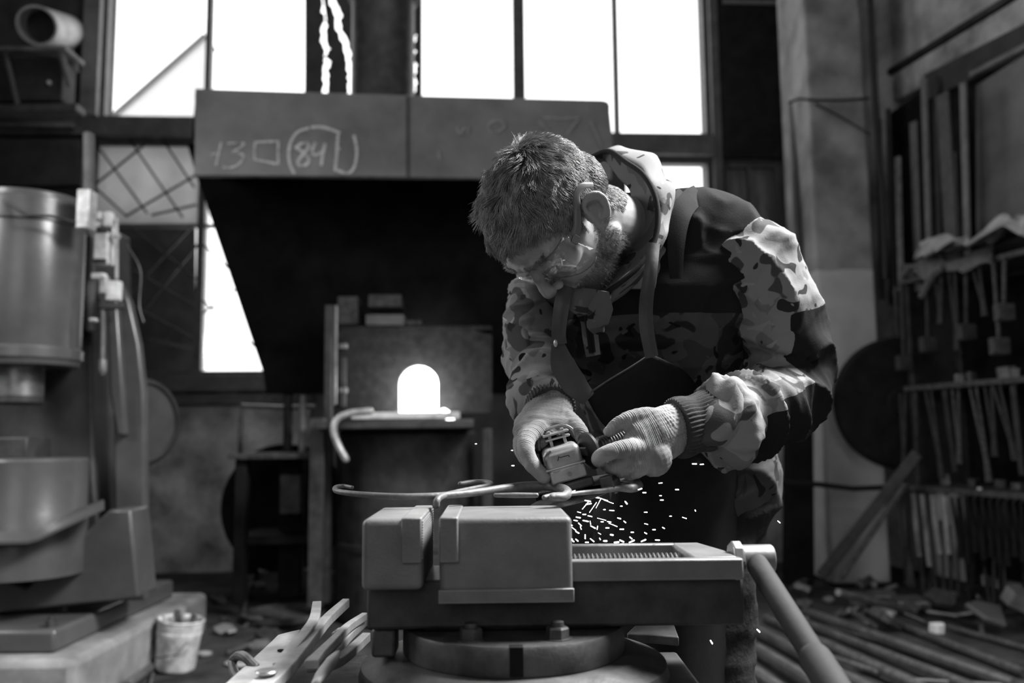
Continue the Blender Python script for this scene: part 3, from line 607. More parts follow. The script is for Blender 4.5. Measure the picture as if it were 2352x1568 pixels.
# odds and ends on the foundation
def scrap(name, p, size, m, label, group, cat='scrap', flat=.25, yaw=None, tilt=None, n=None):
    """irregular offcut: bent plate outline with thickness"""
    n = n or random.randint(4, 7); yaw = random.uniform(0, 6.28) if yaw is None else yaw; tilt = random.uniform(-.5, .5) if tilt is None else tilt
    Mx = Matrix.Rotation(yaw, 3, 'Z') @ Matrix.Rotation(tilt, 3, 'X'); pts = []
    for k in range(n):
        a = 2*math.pi*k/n+random.uniform(-.25, .25); rr_ = size*random.uniform(.55, 1); pts.append(V(math.cos(a)*rr_*random.uniform(.5, 1), math.sin(a)*rr_*.6, 0))
    th = size*flat*random.uniform(.5, 1.3); mb = MB(); mb.prism([Mx @ q for q in pts], Mx @ V(0, 0, th)); lo = min(q[2] for q in mb.v)
    mb.v = [(q[0]+p.x, q[1]+p.y, q[2]-lo+p.z) for q in mb.v]; return tag(mb.build(name, m, bevel=size*.03), label, cat, group)
ORD = ['leftmost', 'second', 'third', 'fourth', 'fifth', 'sixth', 'seventh', 'eighth', 'ninth', 'tenth', 'eleventh', 'twelfth']
def rod(name, p0, p1, r, m, label, group, cat='rod', n=8, bend=0):
    p0, p1 = Vector(p0), Vector(p1); mid = (p0+p1)/2+V(0, bend, abs(bend)*.2)
    return tag(MB().tube(spl([tuple(p0), tuple(mid), tuple(p1)], 5) if bend else [p0, p1], r, n).build(name, m), label, cat, group)
for i, (x, y) in enumerate(((140, 1462), (170, 1455), (110, 1470), (320, 1392), (300, 1400), (345, 1380), (200, 1435))):
    scrap('metal_offcut', onz(x, y, fz-.008), .05, 'steel' if i in (0, 4) else 'rusty', 'small metal offcut lying on the concrete hammer foundation', 'offcuts on the hammer foundation', flat=.5)
rod('steel_bar', onz(150, 1440, fz), onz(310, 1395, fz), .012, 'steel', 'thin steel bar along the front of the hammer foundation', None); rod('steel_bar', onz(270, 1360, fz), onz(345, 1312, fz), .014, 'steel', 'short steel bar at the rear of the hammer foundation', None)
# ventilation duct and bracket, top left
du = thing('ventilation_duct', at(110, 100, 6.4), 'round open ended air duct on a bracket high at top left', 'duct')
p0 = at(84, 58, 6.1); p1 = at(155, 74, 6.95); dv = (p1-p0).normalized()
mb = MB(); a_ = dv.orthogonal().normalized(); b2 = dv.cross(a_); prof = [(.115, .0), (.135, 0), (.14, .02), (.14, .9), (.115, .9)]
mb.lathe([(q[0], q[1]) for q in [(.125, .25), (.125, .0), (.14, 0), (.14, .95), (.02, .96)]], p0, axis=dv, n=36); mb.build('duct_pipe', 'duct_tin', du)
MB().lathe([(.124, .24), (.02, .245)], p0, axis=dv, n=36).build('duct_damper', 'board', du)
def dbx(nm, x0, x1, y0, y1, Y, th, m):
    a = at(x0, y1, Y); b2 = at(x1, y0, Y); MB().box(a.x, b2.x, Y, Y+th, a.z, b2.z).build(nm, m, du, bevel=.008)
dbx('bracket_shelf', -80, 150, 103, 116, 6.15, .30, 'frame_light'); dbx('fan_box', -80, 146, 122, 232, 6.3, .2, 'board'); dbx('bracket_rail', -80, 175, 236, 256, 6.3, .15, 'frame')
MB().tube([at(138, 112, 6.2), at(160, 200, 6.3)], .025, 8).build('brace', 'frame_light', du); MB().tube([at(162, 112, 6.3), at(176, 165, 6.4)], .018, 8).build('brace', 'frame_light', du); MB().tube([at(12, 118, 6.2), at(40, 240, 6.25)], .02, 8).build('brace', 'frame', du)
for x, y in ((50, 126), (113, 190)): MB().ell(at(x, y, 6.29), .016, .02, .018, 10, 6).build('white_speck', 'foam', du)  # near-white specks on the duct bracket
# panelled board left of the lower window
tag(MB().prism([W.hit(x, y, -.09) for x, y in ((-160, 318), (184, 318), (184, 425), (-160, 425))], W.n*.05).build('wall_panel', 'board', bevel=.006), 'dark panel on the wall above the hammer cylinder', 'panel')
# bucket
bp_ = onz(402, 1535, 0); bk = thing('paint_bucket', bp_, 'small battered white bucket of scraps on the floor', 'bucket')
mb = MB(); mb.lathe([(.01, .004), (.078, .004), (.082, .0), (.088, .01), (.097, .15), (.1, .155), (.1, .17), (.097, .172), (.101, .215), (.106, .22), (.103, .226), (.094, .215), (.080, .012), (.01, .012)], bp_, n=36)
tl = Matrix.Rotation(.10, 3, 'Y'); mb.v = [tuple(bp_+tl @ (Vector(q)-bp_)) for q in mb.v]
mm = mat('bucket_white', .8, .55, var=.5, scale=20, bump=.1); mb.build('bucket_body', mm, bk)
MB().tube([bp_+V(-.1, 0, .2), bp_+V(-.105, -.02, .14), bp_+V(-.06, -.10, .07), bp_+V(.05, -.115, .09), bp_+V(.10, -.03, .17)], .003, 6).build('wire_handle', 'dark_steel', bk)
for i in range(7):
    a = i*2.4; q = bp_+V(.045*math.cos(a), .045*math.sin(a), .12); dirv = V(random.uniform(-.4, .4), random.uniform(-.3, .3), 1).normalized()
    tag(MB().bar(q, q+dirv*random.uniform(.1, .16), random.uniform(.012, .04), .004, up=V(0, 1, 0)).build('bucket_scrap', 'steel' if i % 2 else 'rag'), 'scrap strip poking out of the white bucket', 'scrap', 'scraps in the bucket')
# long bars and angle beside the foundation and bucket
rod('angle_iron', onz(292, 1575, .02), onz(368, 1515, .02), .02, 'steel', 'steel bar on the floor left of the white bucket', None)
rod('bent_wire', onz(345, 1572, .01), onz(352, 1545, .012), .006, 'steel', 'thin wire end on the floor below the bucket', None)
# floor litter in the middle
tag(MB().lathe([(.01, .0), (.20, .0), (.235, .02), (.24, .05), (.232, .052), (.2, .035), (.01, .03)], onz(652, 1424, 0), n=40).build('round_dish', 'rusty'), 'round shallow rusty dish on the floor before the furnace', 'dish')
rr2 = random.Random(3)
for i in range(30):
    x, y = rr2.uniform(500, 830), rr2.uniform(1300, 1500)
    if 590 < x < 800 and 1385 < y < 1450: y = 1345
    random.seed(100+i); scrap('floor_scrap', onz(x, y, .0), rr2.uniform(.05, .13), rr2.choice(['rusty', 'steel', 'concrete', 'wood', 'dark_steel']), 'rusty scrap littering the floor before the forge', 'scraps before the forge')
for i, (x0, y0, x1, y1) in enumerate(((560, 1440, 640, 1380), (520, 1500, 590, 1475), (700, 1330, 790, 1290), (745, 1320, 800, 1250), (560, 1400, 580, 1320))):
    a = onz(x0, y0, .015); b2 = onz(x1, y1, .02) if y1 > 1310 else onz(x1, 1330, .02); rod('floor_rod', a, b2, .012, 'rusty', 'short rusty rod among the scraps before the forge', 'rods before the forge')
scrap('bright_offcut', onz(470, 1505, .0), .06, 'pale_metal', 'bright offcut on the floor right of the bucket', None, tilt=.1); scrap('dark_block', onz(578, 1330, 0), .12, 'soot', 'black block on the floor against the plaster wall', None, flat=1.5, tilt=0)
scrap('torn_card', onz(545, 1525, 0), .12, 'plaster', 'torn grey sheet on the floor left of the tongs', None, tilt=.05, flat=.05)

# ================================================================== RIGHT SIDE: rack, stock, scrap heap
RY = 6.0
RK = Plane(at(2032, 650, RY).x+.25*RY, 0, 0); RK.u = V(-.2425, .9701, 0); RK.n = V(.9701, .2425, 0)
def rk(px, py, off=0): return RK.hit(px, py, off)
z1, z2, z3 = rk(2034, 652).z, rk(2040, 890).z, rk(2070, 1112).z
uA = (rk(2034, 652)-RK.o).dot(RK.u)-.12; uB = uA-2.6
rack = thing('tool_rack', RK.pt(uA, 0, .2), 'tall dark steel rack hung with forging tools on the right', 'rack')
def rb(nm, u0, u1, zc, zd, t0, t1, m='rusty', par=rack, bev=.004): return MB().box(u0, u1, t0, t1, zc, zd, fn=lambda q: RK.pt(q.x, q.z, q.y)).build(nm, m, par, bevel=bev)
for z_ in (z1, z2, z3): rb('shelf_rail', uB, uA, z_-.035, z_, 0, .04); rb('shelf_plate', uB, uA, z_-.012, z_-.001, .041, .48, 'board')
for u_ in (uA-.05, uA-1.35, uB): rb('upright', u_, u_+.05, 0, z1-.036, .041, .09, 'dark_steel'); rb('upright', u_, u_+.05, 0, z1-.013, .43, .48, 'dark_steel')
rb('back_panel', uB, uA, .1, z1-.04, .481, .50, 'soot')
rb('end_panel', uA+.001, uA+.012, z3, z1-.1, .09, .48, 'board')
def hang(px, z_top, length, kind, m, label, group, tilt=0.0, dep=.012):
    """tool hanging in front of a rail"""
    p = rk(px, 1000, -dep-.03); p = V(p.x, p.y, z_top); q = p+V(tilt*-.2425, tilt*.97, -length)
    o = thing('hanging_tool', q, label, 'tool', group)
    if kind == 'hammer':
        MB().tube([p, q], .013, 8).build('handle', m, o); MB().obox(q-V(0, 0, .02), V(.05, 0, 0), V(0, .03, 0), V(0, 0, .05)).build('head', m, o, bevel=.008)
    elif kind == 'tongs':
        MB().tube([p, p+(q-p)*.75, q], [.009, .011, .014], 7).build('arm', m, o); MB().tube([p+RK.u*.05, p+(q-p)*.75+RK.u*.012, q+RK.u*.02], [.009, .011, .014], 7).build('arm', m, o)
    else:
        MB().bar(p, q, .035, .012, up=RK.n).build('blade', m, o)
    MB().tube([p+V(0, 0, -.0), p+V(0, 0, .02)+RK.n*.02, p+V(0, 0, -.0)+RK.n*.035], .004, 6).build('hook', 'dark_steel', o)
random.seed(5)
for i, (px, ln, k, m_) in enumerate(((2076, .33, 'blade', 'dark_steel'), (2090, .5, 'hammer', 'tool'), (2150, .40, 'hammer', 'tool'), (2185, .30, 'tongs', 'dark_steel'), (2218, .48, 'tongs', 'tool'), (2244, .36, 'hammer', 'tool'), (2275, .3, 'tongs', 'dark_steel'), (2310, .47, 'hammer', 'rusty'), (2336, .28, 'hammer', 'rusty'))):
    hang(px, z1-.05, ln, k, m_, ORD[i]+' of the nine dark tools hanging on the top rack rail, counted from the left', 'tools on the top rail', random.uniform(-.03, .03))
for i, (px, ln, k, m_, t) in enumerate(((2085, .5, 'tongs', 'tool', .05), (2108, .42, 'blade', 'tool', .02), (2145, .55, 'tongs', 'tool', -.06), (2176, .5, 'blade', 'dark_steel', -.05), (2208, .45, 'tongs', 'rusty', .02), (2250, .55, 'tongs', 'rusty', -.06), (2285, .4, 'tongs', 'tool', 0), (2305, .42, 'tongs', 'tool', -.08), (2335, .5, 'blade', 'tool', -.02))):
    hang(px, z2-.05, ln, k, m_, ORD[i]+' of the nine long tools hanging on the middle rack rail, counted from the left', 'tongs on the middle rail', t)
for i, (px, ln, t) in enumerate(((2090, .40, -.02), (2110, .45, -.03), (2132, .36, -.04), (2160, .35, -.01))):
    hang(px, z3-.05, ln, 'blade', 'plaster', ORD[i]+' of the four pale slats standing in for light wall gaps below the lowest rack rail, counted from the left', 'pale slats for wall gaps below the rack', t)  # pale slats in place of light wall seen through gaps
for i in range(9):
    px = 2190+i*18; hang(px, z3-.05, .3+.1*random.random(), 'tongs', 'wheel', ORD[i]+' of the nine dark rods below the lowest rack rail, counted from the left', 'dark rods below the rack', 0)
r4 = random.Random(21)
for i in range(18):
    x0 = r4.uniform(2045, 2345); x1 = x0+r4.uniform(-22, 22); t0, t1 = r4.uniform(.06, .20), r4.uniform(-.05, .12); a = rk(x0, 1000, t0); a = V(a.x, a.y, z3-r4.uniform(.03, .25)); b2 = rk(x1, 1000, t1); b2 = V(b2.x, b2.y, .02)
    rod('leaning_rod', b2, a, r4.uniform(.008, .016), r4.choice(['tool', 'wheel', 'rusty']), 'thin dark rod standing in the clutter under the lowest shelf of the rack', 'rods standing under the rack')
# things lying on the shelves
for i, (px, z_, s_, m_) in enumerate(((2055, z2, .09, 'rusty'), (2100, z2, .06, 'dark_steel'), (2210, z2, .06, 'pale_metal'), (2240, z2, .07, 'rusty'), (2320, z2, .12, 'concrete'), (2345, z2, .07, 'steel'), (2120, z3, .08, 'plaster'), (2165, z3, .07, 'plaster'), (2230, z3, .07, 'rusty'), (2290, z3, .09, 'rusty'), (2330, z3, .08, 'steel'))):
    p = rk(px, 1000, .2); scrap('shelf_part', V(p.x, p.y, z_+.001), s_, m_, ORD[i if z_ == z2 else i-6]+' machine part from the left on the '+('middle' if z_ == z2 else 'bottom')+' shelf of the tool rack', 'parts on the '+('middle' if z_ == z2 else 'bottom')+' shelf', flat=.8, tilt=.1)
scrap('white_knob', V(*rk(2172, 1000, .03)[:2], z1+.001), .03, 'foam', 'small white knob on the top rail of the rack', None, flat=1, tilt=0); scrap('bright_nut', V(*rk(2242, 1000, .03)[:2], z3+.001), .02, 'foam', 'bright nut on the bottom shelf of the rack', None, flat=1, tilt=0)
# rag over the rack top
def drape(nm, ctrl, width, m, label, seed):
    rows = []; P_ = spl(ctrl, 7)
    for i, q in enumerate(P_):
        row = []
        for k in range(13):
            t = (k/12-.5); x, y = q[0]-t*4, q[1]
            base = rk(x, y, .06+t*.3); n_ = vnoise(np.array([[i*.11+seed, k*.30, seed*2.1]]))[0]; n2 = vnoise(np.array([[i*.27+seed, k*.55+i*.1, seed*5.1]]))[0]
            q2 = base+V(0, 0, .07*n_+.05*n2+.03-abs(t)*width)+RK.n*(.05*n2); off_ = (q2-RK.o).dot(RK.n); q2.z = max(q2.z, z1+.012) if off_ > -.03 else q2.z; row.append(q2)
        rows.append(row)
    return tag(MB().grid(rows, .006).build(nm, m, smooth=180), label, 'cloth')
drape('dark_sacking', [(2076, 632), (2110, 622), (2150, 612), (2210, 600), (2280, 588)], .10, 'wood', 'crumpled dark sacking on the top of the tool rack', 3)
drape('pale_rag', [(2108, 578), (2150, 566), (2200, 560), (2250, 548), (2300, 520), (2345, 505), (2400, 480)], .16, 'rag', 'crumpled pale rag lying over the top of the rack', 8)
MB_ = MB(); MB_.tube(spl([tuple(rk(x, y, -.09)) for x, y in ((2158, 618), (2142, 632), (2130, 655), (2118, 678))], 5), [.03]*8+[.024]*8, 10, round_=True); tag(MB_.build('hanging_strap', 'wood', smooth=180), 'twisted cloth strap hanging off the front of the rack top', 'strap')
# flat bars standing on the rack top against the wall
for i, (px, y0, y1, w_, m_) in enumerate(((2018, 275, 640, .05, 'wood'), (2040, 250, 560, .035, 'frame'), (2062, 360, 630, .05, 'pale_metal'), (2098, 280, 560, .07, 'frame_light'), (2122, 180, 520, .05, 'frame_light'), (2165, 215, 330, .11, 'frame'), (2178, 355, 500, .13, 'frame_light'), (2212, 190, 540, .05, 'frame_light'), (2148, 175, 540, .03, 'board'))):
    dd_ = (.44, .38, .31, .45, .37, .30, .40, .33, .42)[i]; a, b2 = rk(px, y0, dd_), rk(px+6, y1, dd_); b2 = V(b2.x, b2.y, z1+.001)
    tag(MB().bar(b2, a, w_, .02, up=RK.n).build('stock_bar', m_, bevel=.003), ['wooden lath nearest the pillar standing on the rack top','thin dark bar second from the pillar on the rack top','bright narrow bar standing on the rack top','broad worn grey bar right of the bright narrow bar','tall worn bar reaching up to the beam over the rack','dark broad plate high above the rack under the beam','broad worn plate standing low on the rack top','tall worn bar beside the grey sheet panel','thin black bar standing between the tall worn bars'][i], 'bar', 'stock standing on the rack')
tag(MB().prism([RW.hit(x, y, -.12) for x, y in ((2240, 196), (2440, 66), (2440, 474), (2240, 548))], RW.n*.03).build('sheet_panel', 'sheet', bevel=.01), 'large grey sheet metal panel on the wall above the rack', 'panel')
tag(MB().bar(RW.hit(2238, 560, -.15), RW.hit(2440, 486, -.15), .06, .03).build('panel_ledge', 'dark_steel', bevel=.004), 'dark ledge bar under the grey sheet panel', 'ledge')
# conduit and wires on pillar
tag(MB().tube([at(1994, -120, 6.15), at(2010, 220, 6.12), at(2024, 420, 6.13), at(2034, 640, 6.13)], .022, 10).build('black_conduit', 'rubber'), 'black conduit running down the right edge of the pillar', 'conduit')
tag(MB().tube([at(1812, 236, 6.1), at(1834, 227, 6.12), at(1868, 230, 6.17), at(1930, 230, 6.17), at(1996, 226, 6.17)], .010, 8).build('level_wire', 'rubber'), 'thin black wire running level around the pillar', 'wire')
tag(MB().tube([at(1872, 238, 6.17), at(1930, 268, 6.17), at(2000, 310, 6.14)], .008, 8).build('sloping_wire', 'rubber'), 'thin black wire sloping down across the pillar face', 'wire')
tag(MB().tube([at(1820, 240, 6.6), at(1830, 500, 6.5), at(1842, 640, 6.5)], .028, 10).build('wall_pipe', 'frame'), 'grey upright pipe running along the left side of the pillar', 'pipe')
tag(MB().tube([at(1768, 1108, 5.7), at(1880, 1112, 5.8), at(1960, 1122, 5.9), at(2060, 1118, 5.9)], .018, 8).build('rail_bar', 'rubber'), 'black level bar in front of the pillar foot', 'bar')
tag(MB().prism([at(x, y, 5.9) for x, y in ((1812, 830), (1868, 830), (1872, 1345), (1808, 1345))], V(0, .12, 0)).build('dark_post', 'soot', bevel=.01), 'black upright post behind the man beside the pillar', 'post')
tag(MB().lathe([(.02, -.04), (.44, -.04), (.46, -.02), (.46, .02), (.44, .04), (.10, .04), (.09, .06), (.02, .06)], at(2066, 925, 6.10), axis=V(0, -1, 0), n=48).build('dark_disc', 'wheel'), 'large dark disc behind the end of the tool rack', 'disc')  # plain near-black disc for a dark round area behind the rack
tag(MB().bar(at(1886, 1322, 5.85), at(2108, 1040, 5.6), .07, .07).build('leaning_beam', 'dark_steel', bevel=.006), 'dark beam leaning diagonally before the rack end', 'beam')
tag(MB().bar(at(1930, 1330, 5.6), at(2080, 1110, 5.5), .05, .03).build('leaning_angle', 'rusty', bevel=.006), 'thinner angle leaning parallel below the dark beam', 'beam')
# rods and bars on the floor, right
for i, (x0, y0, x1, y1, r_, m_) in enumerate(((1850, 1404, 2330, 1572, .026, 'steel'), (1800, 1412, 2250, 1585, .022, 'rusty'), (1760, 1420, 2130, 1585, .024, 'rusty'), (1745, 1452, 2010, 1590, .028, 'steel'), (1740, 1492, 1900, 1590, .03, 'steel'), (1990, 1404, 2352, 1545, .02, 'rusty'), (1900, 1440, 2200, 1520, .012, 'dark_steel'), (2120, 1400, 2255, 1432, .012, 'steel'), (2060, 1560, 2400, 1580, .012, 'dark_steel'), (1735, 1545, 1800, 1590, .03, 'rusty'), (1880, 1500, 2020, 1545, .014, 'rusty'), (2180, 1440, 2400, 1500, .015, 'rusty'))):
    rod('floor_bar', onz(x0, y0, r_), onz(x1, y1, r_), r_, m_, ['thick bright bar crossing the right floor to the bottom edge', 'rusty bar lying just left of the thick bright floor bar', 'rusty bar second to the left of the thick bright floor bar', 'thick steel bar on the floor right behind the vise handle', 'thick steel bar on the floor nearest the trouser leg', 'rusty bar on the floor just right of the thick bright bar', 'thin dark rod lying slantwise over the rusty floor bars', 'thin steel rod on the floor along the front of the scrap heap', 'thin dark rod along the bottom edge at lower right', 'short rusty bar end in the bottom corner between leg and handle', 'thin rusty rod on the floor seen past the middle of the handle', 'rusty rod on the floor nearest the right edge'][i], 'bars on the right floor', 'bar', 10)
tag(MB().tube([onz(1925, 1360, .25), onz(2085, 1402, .09), onz(2100, 1410, .05)], .018, 10).build('propped_rod', 'steel'), 'rod with bright end propped across the scrap heap', 'rod')
tag(MB().tube([onz(1950, 1400, .15), onz(2010, 1440, .05)], .016, 10).build('propped_bar', 'steel'), 'short bar propped in the scrap left of the heap', 'rod')
tag(MB().tube(spl([tuple(onz(x, y, .03)) for x, y in ((2130, 1405), (2180, 1412), (2235, 1420), (2252, 1430), (2255, 1450))], 5), .012, 8).build('hooked_rod', 'steel'), 'hooked thin rod on the floor before the heap', 'rod')
r3 = random.Random(11)
for i in range(34):
    x, y = r3.uniform(1830, 2352), r3.uniform(1330, 1450); p = onz(x, y, .0); random.seed(200+i)
    if p.x > RWX(p.y)-.15: continue
    scrap('heap_scrap', p, r3.uniform(.06, .18), r3.choice(['rusty', 'steel', 'dark_steel', 'rusty', 'concrete']), 'rusty scrap in the heap on the floor below the rack', 'scrap heap below the rack', tilt=r3.uniform(-.9, .9))
for i, (x, y, z_, s_, m_, lab) in enumerate(((2105, 1395, .12, .14, 'sheet', 'grey plate lying on the scrap heap left part'), (2148, 1372, .20, .09, 'foam', 'white block on top of the scrap heap'), (2260, 1400, .10, .22, 'sheet', 'broad bent grey plate in the scrap heap'), (2225, 1350, .2, .13, 'steel', 'upright steel offcut at the top of the scrap heap'), (2340, 1350, .18, .2, 'concrete', 'grey lump at the right edge of the scrap heap'), (2012, 1385, .03, .05, 'plaster', 'small pale offcut standing between the propped rods'))):
    random.seed(60+i); p = onz(x, y, z_); scrap('heap_plate' if i else 'heap_sheet', V(p.x, p.y, .02), s_, m_, lab, None, tilt=.5 if i != 1 else .1, flat=.12 if i not in (1, 4) else .6)
for x, y, lab in ((2007, 1343, 'round bright ball on the floor behind the propped rod'), (2043, 1413, 'round bright ball on the floor before the heap')):
    p = onz(x, y, .03); tag(MB().ell(p, .022, .022, .022, 14, 8).build('steel_ball', 'pale', smooth=180), lab, 'ball')

# ================================================================== BENCH AND VISE
BZ = .776
bench = thing('steel_bench', (-.05, .93, 0), 'heavy steel pedestal bench carrying the machine vise', 'bench')
MB().box(-.33, .205, .62, 1.14, BZ-.03, BZ).build('bench_top', 'dark_steel', bench, bevel=.004)
MB().box(-.22, .12, .74, 1.04, .02, BZ-.031).build('pedestal', 'dark_steel', bench, bevel=.01); MB().box(-.28, .18, .68, 1.10, 0, .02).build('foot_plate', 'dark_steel', bench, bevel=.004)
VY = .95
def vx(px, Y=VY): return at(px, 1250, Y).x
def vz(py, Y=VY, px=1176): return at(px, py, Y).z
vise = thing('machine_vise', (vx(1176), 1.04, BZ), 'big grey machine vise on a round swivel base clamping the scroll', 'vise')
JT = vz(1188); VX0 = vx(827)
def vb(nm, x0, x1, y0, y1, z0, z1, m='vise', bev=.003, par=vise, seg=2): return MB().box(x0, x1, y0, y1, z0, z1).build(nm, m, par, bevel=bev, seg=seg)
vb('fixed_jaw', vx(827), vx(968), .95, 1.11, vz(1353), JT, bev=.007, seg=4)
vb('moving_jaw', vx(1005), vx(1311), .951, 1.11, vz(1386), JT, bev=.006, seg=4)
vb('jaw_apron', vx(1003), vx(1313), .948, .9505, vz(1384), vz(1352), bev=.001)
# jaw plates, the inner faces cut with serrations
def jawplate(x0, x1, side_, nm):
    o = vb(nm, x0, x1, .944, 1.112, vz(1289), JT+.0015, bev=.0018); n = 14; z0, z1 = vz(1289)+.004, JT-.002
    xs = x1 if side_ > 0 else x0
    for k in range(n):
        z = z0+(z1-z0)*(k+.5)/n; mb = MB(); mb.tube([V(xs, .946, z), V(xs, 1.11, z)], (z1-z0)/n*.46, 6); mb.build('serration', 'vise', o)
    return o
jawplate(vx(919), vx(966), 1, 'jaw_plate'); jawplate(vx(1006), vx(1049), -1, 'jaw_plate')
# bed block, slideway frame with slot and lead screw
bx0, bx1 = vx(842, .985), vx(1706, .985)
vb('bed', bx0, bx1, .985, 1.10, vz(1443, .985), vz(1330, .985), 'bed_iron', .004)
rz0, rz1 = vz(1333, .97, 1700), vz(1284, .97, 1700); rx0, rx1 = vx(1310), at(1708, 1300, .97).x
vb('front_rail', rx0-.02, rx1, .97, .985, rz0, rz1, 'vise', .002); vb('rear_rail', rx0-.02, rx1-.045, 1.105, 1.12, rz0, rz1, 'vise', .002)
er = MB(); er.prism([V(rx1-.052, .9851, rz1), V(rx1, .9851, rz1), V(rx1, 1.04, rz1), V(rx1-.014, 1.12, rz1), V(rx1-.052, 1.12, rz1)], V(0, 0, rz0-rz1)); er.build('end_block', 'vise', vise, bevel=.004)
vb('slide_floor', rx0-.02, rx1-.053, .9855, 1.1045, rz0, rz0+.006, 'vise_dark', 0)
sc_ = MB(); sz = rz1-.013; nst = 26; prof = []
for k in range(nst*4+1): prof.append((.0105 if k % 4 in (0, 1) else .0075, k/(nst*4)*(rx1-.055-rx0)))
sc_.lathe(prof, V(rx0, 1.045, sz), axis=V(1, 0, 0), n=20); sc_.build('lead_screw', 'vise_dark', vise, smooth=60)
# clamp collar, sleeve and handle
hx = rx1; hz = vz(1291, 1.0, 1740); hy = 1.02
MB().lathe([(.019, 0), (.021, .002), (.021, .011), (.019, .013)], V(hx-.001, hy, hz), axis=V(1, 0, 0), n=8).build('lock_collar', 'steel', vise, bevel=.001)
MB().lathe([(.0165, .0), (.0165, .034), (.015, .036), (.009, .036), (.009, .030), (.001, .030)], V(hx+.012, hy, hz), axis=V(1, 0, 0), n=28).build('screw_socket', 'steel', vise)
h0 = V(hx+.026, hy-.012, hz-.004); h1 = at(1905, 1580, .80); h2 = h0+(h1-h0)*1.15
hd = MB().tube([h0, h0+(h1-h0)*.82], .0125, 20, round_=True).build('handle_pipe', 'handle', vise)
MB().tube([h0+(h1-h0)*.815, h0+(h1-h0)*.83, h0+(h1-h0)*.85], [.0135, .0155, .0135], 20).build('weld_ring', 'steel', vise); MB().tube([h0+(h1-h0)*.82, h2], .0155, 20, round_=True).build('handle_grip', 'handle', vise)
# swivel base
sbx_, sby = vx(1178, 1.04), 1.045; sr = .128
mb = MB(); mb.lathe([(.02, BZ+.028), (sr*.99, BZ+.028), (sr, BZ+.031), (sr, BZ+.055), (sr*.985, BZ+.0585), (.02, BZ+.0585)], (sbx_, sby, 0), n=72); swv = mb.build('swivel_disc', 'vise_dark', vise)
nb = MB(); nb.box(sbx_-.007, sbx_+.007, sby-sr-.0012, sby-sr+.012, BZ+.030, BZ+.0592); nb.build('index_notch', 'soot', vise)
mb = MB(); mb.lathe([(.02, BZ+.001), (.175, BZ+.001), (.178, BZ+.004), (.175, BZ+.016), (.155, BZ+.022), (.145, BZ+.0275), (.02, BZ+.0275)], (sbx_, sby, 0), n=72); mb.build('base_flange', 'vise_dark', vise)
vb('neck', sbx_-.10, sbx_+.10, sby-.045, sby+.055, BZ+.059, vz(1443, .985)-.0005, 'vise_dark', .004)
for px in (1078, 1277):
    c = at(px, 1446, .955); c = V(c.x, .957, BZ+.059)
    b_ = MB().lathe([(.0125, 0), (.0125, .001), (.0125, .010), (.0108, .012), (.001, .012)], c, n=6).build('clamp_nut', 'vise_dark', vise, smooth=20); MB().lathe([(.007, .012), (.007, .017), (.001, .0175)], c, n=14).build('stud', 'vise_dark', b_)
    MB().lathe([(.016, -.0005), (.016, .0005)], c, n=20).build('washer', 'vise_dark', b_)
vb('oil_lug', vx(850, .99), vx(905, .99), 1.0, 1.04, BZ+.001+.029, vz(1444, .985)-.001, 'vise_dark', .004)
vise.rotation_euler.z = R(1.2)
scrap('metal_shim', at(1240, 1397, .944), .0, 'steel', 'x', 'x') if False else None
# ------------------------------------------------------------------ wrought scroll held in the jaws
def sp(px, py, k=0.0): return at(px, py, 1.06+max(0, (1143-py))*.0040+k)
scr = thing('wrought_scroll', sp(1010, 1148), 'forged iron scroll bar with curled ends clamped across the vise', 'ironwork')
def sbar(pts, r, nm='bar', n=14): 
    P_ = spl([tuple(sp(*p)) for p in pts], 8); rr_ = [float(x) for x in np.interp(np.linspace(0, 1, len(P_)), np.linspace(0, 1, len(r)), r)] if not np.isscalar(r) else r
    return MB().tube(P_, rr_, n, round_=True).build(nm, 'forged', scr, smooth=180)
sbar([(809, 1119), (790, 1116), (773, 1118), (769, 1124), (780, 1129), (829, 1135), (912, 1140), (995, 1139), (1061, 1134), (1111, 1128), (1161, 1121), (1211, 1116), (1261, 1116), (1292, 1122), (1304, 1131), (1294, 1140), (1268, 1142)],
     [.0024, .0026, .003, .0032, .0034, .0036, .004, .0043, .0046, .005, .0056, .0062, .0062, .0062, .0060, .0055, .0045])
sbar([(1138, 1137), (1185, 1137), (1232, 1137)], [.0026, .0034, .0030])
sbar([(1250, 1142), (1272, 1139), (1292, 1137)], [.0030, .0045, .0040])
sbar([(1002, 1160), (1004, 1149), (1014, 1140), (1045, 1131), (1085, 1122), (1118, 1116), (1128, 1112), (1118, 1108), (1090, 1107), (1057, 1111)], [.0042, .0042, .0040, .0036, .0034, .0036, .0040, .0040, .0038, .0034], 'curl')
sbar([(1306, 1135), (1340, 1131), (1380, 1127), (1420, 1121), (1450, 1121), (1466, 1115), (1458, 1107), (1438, 1104), (1420, 1105), (1414, 1110), (1428, 1114), (1444, 1113)], [.0026, .003, .0034, .0042, .0058, .0064, .0062, .0056, .0052, .0045, .0045, .003], 'curl')
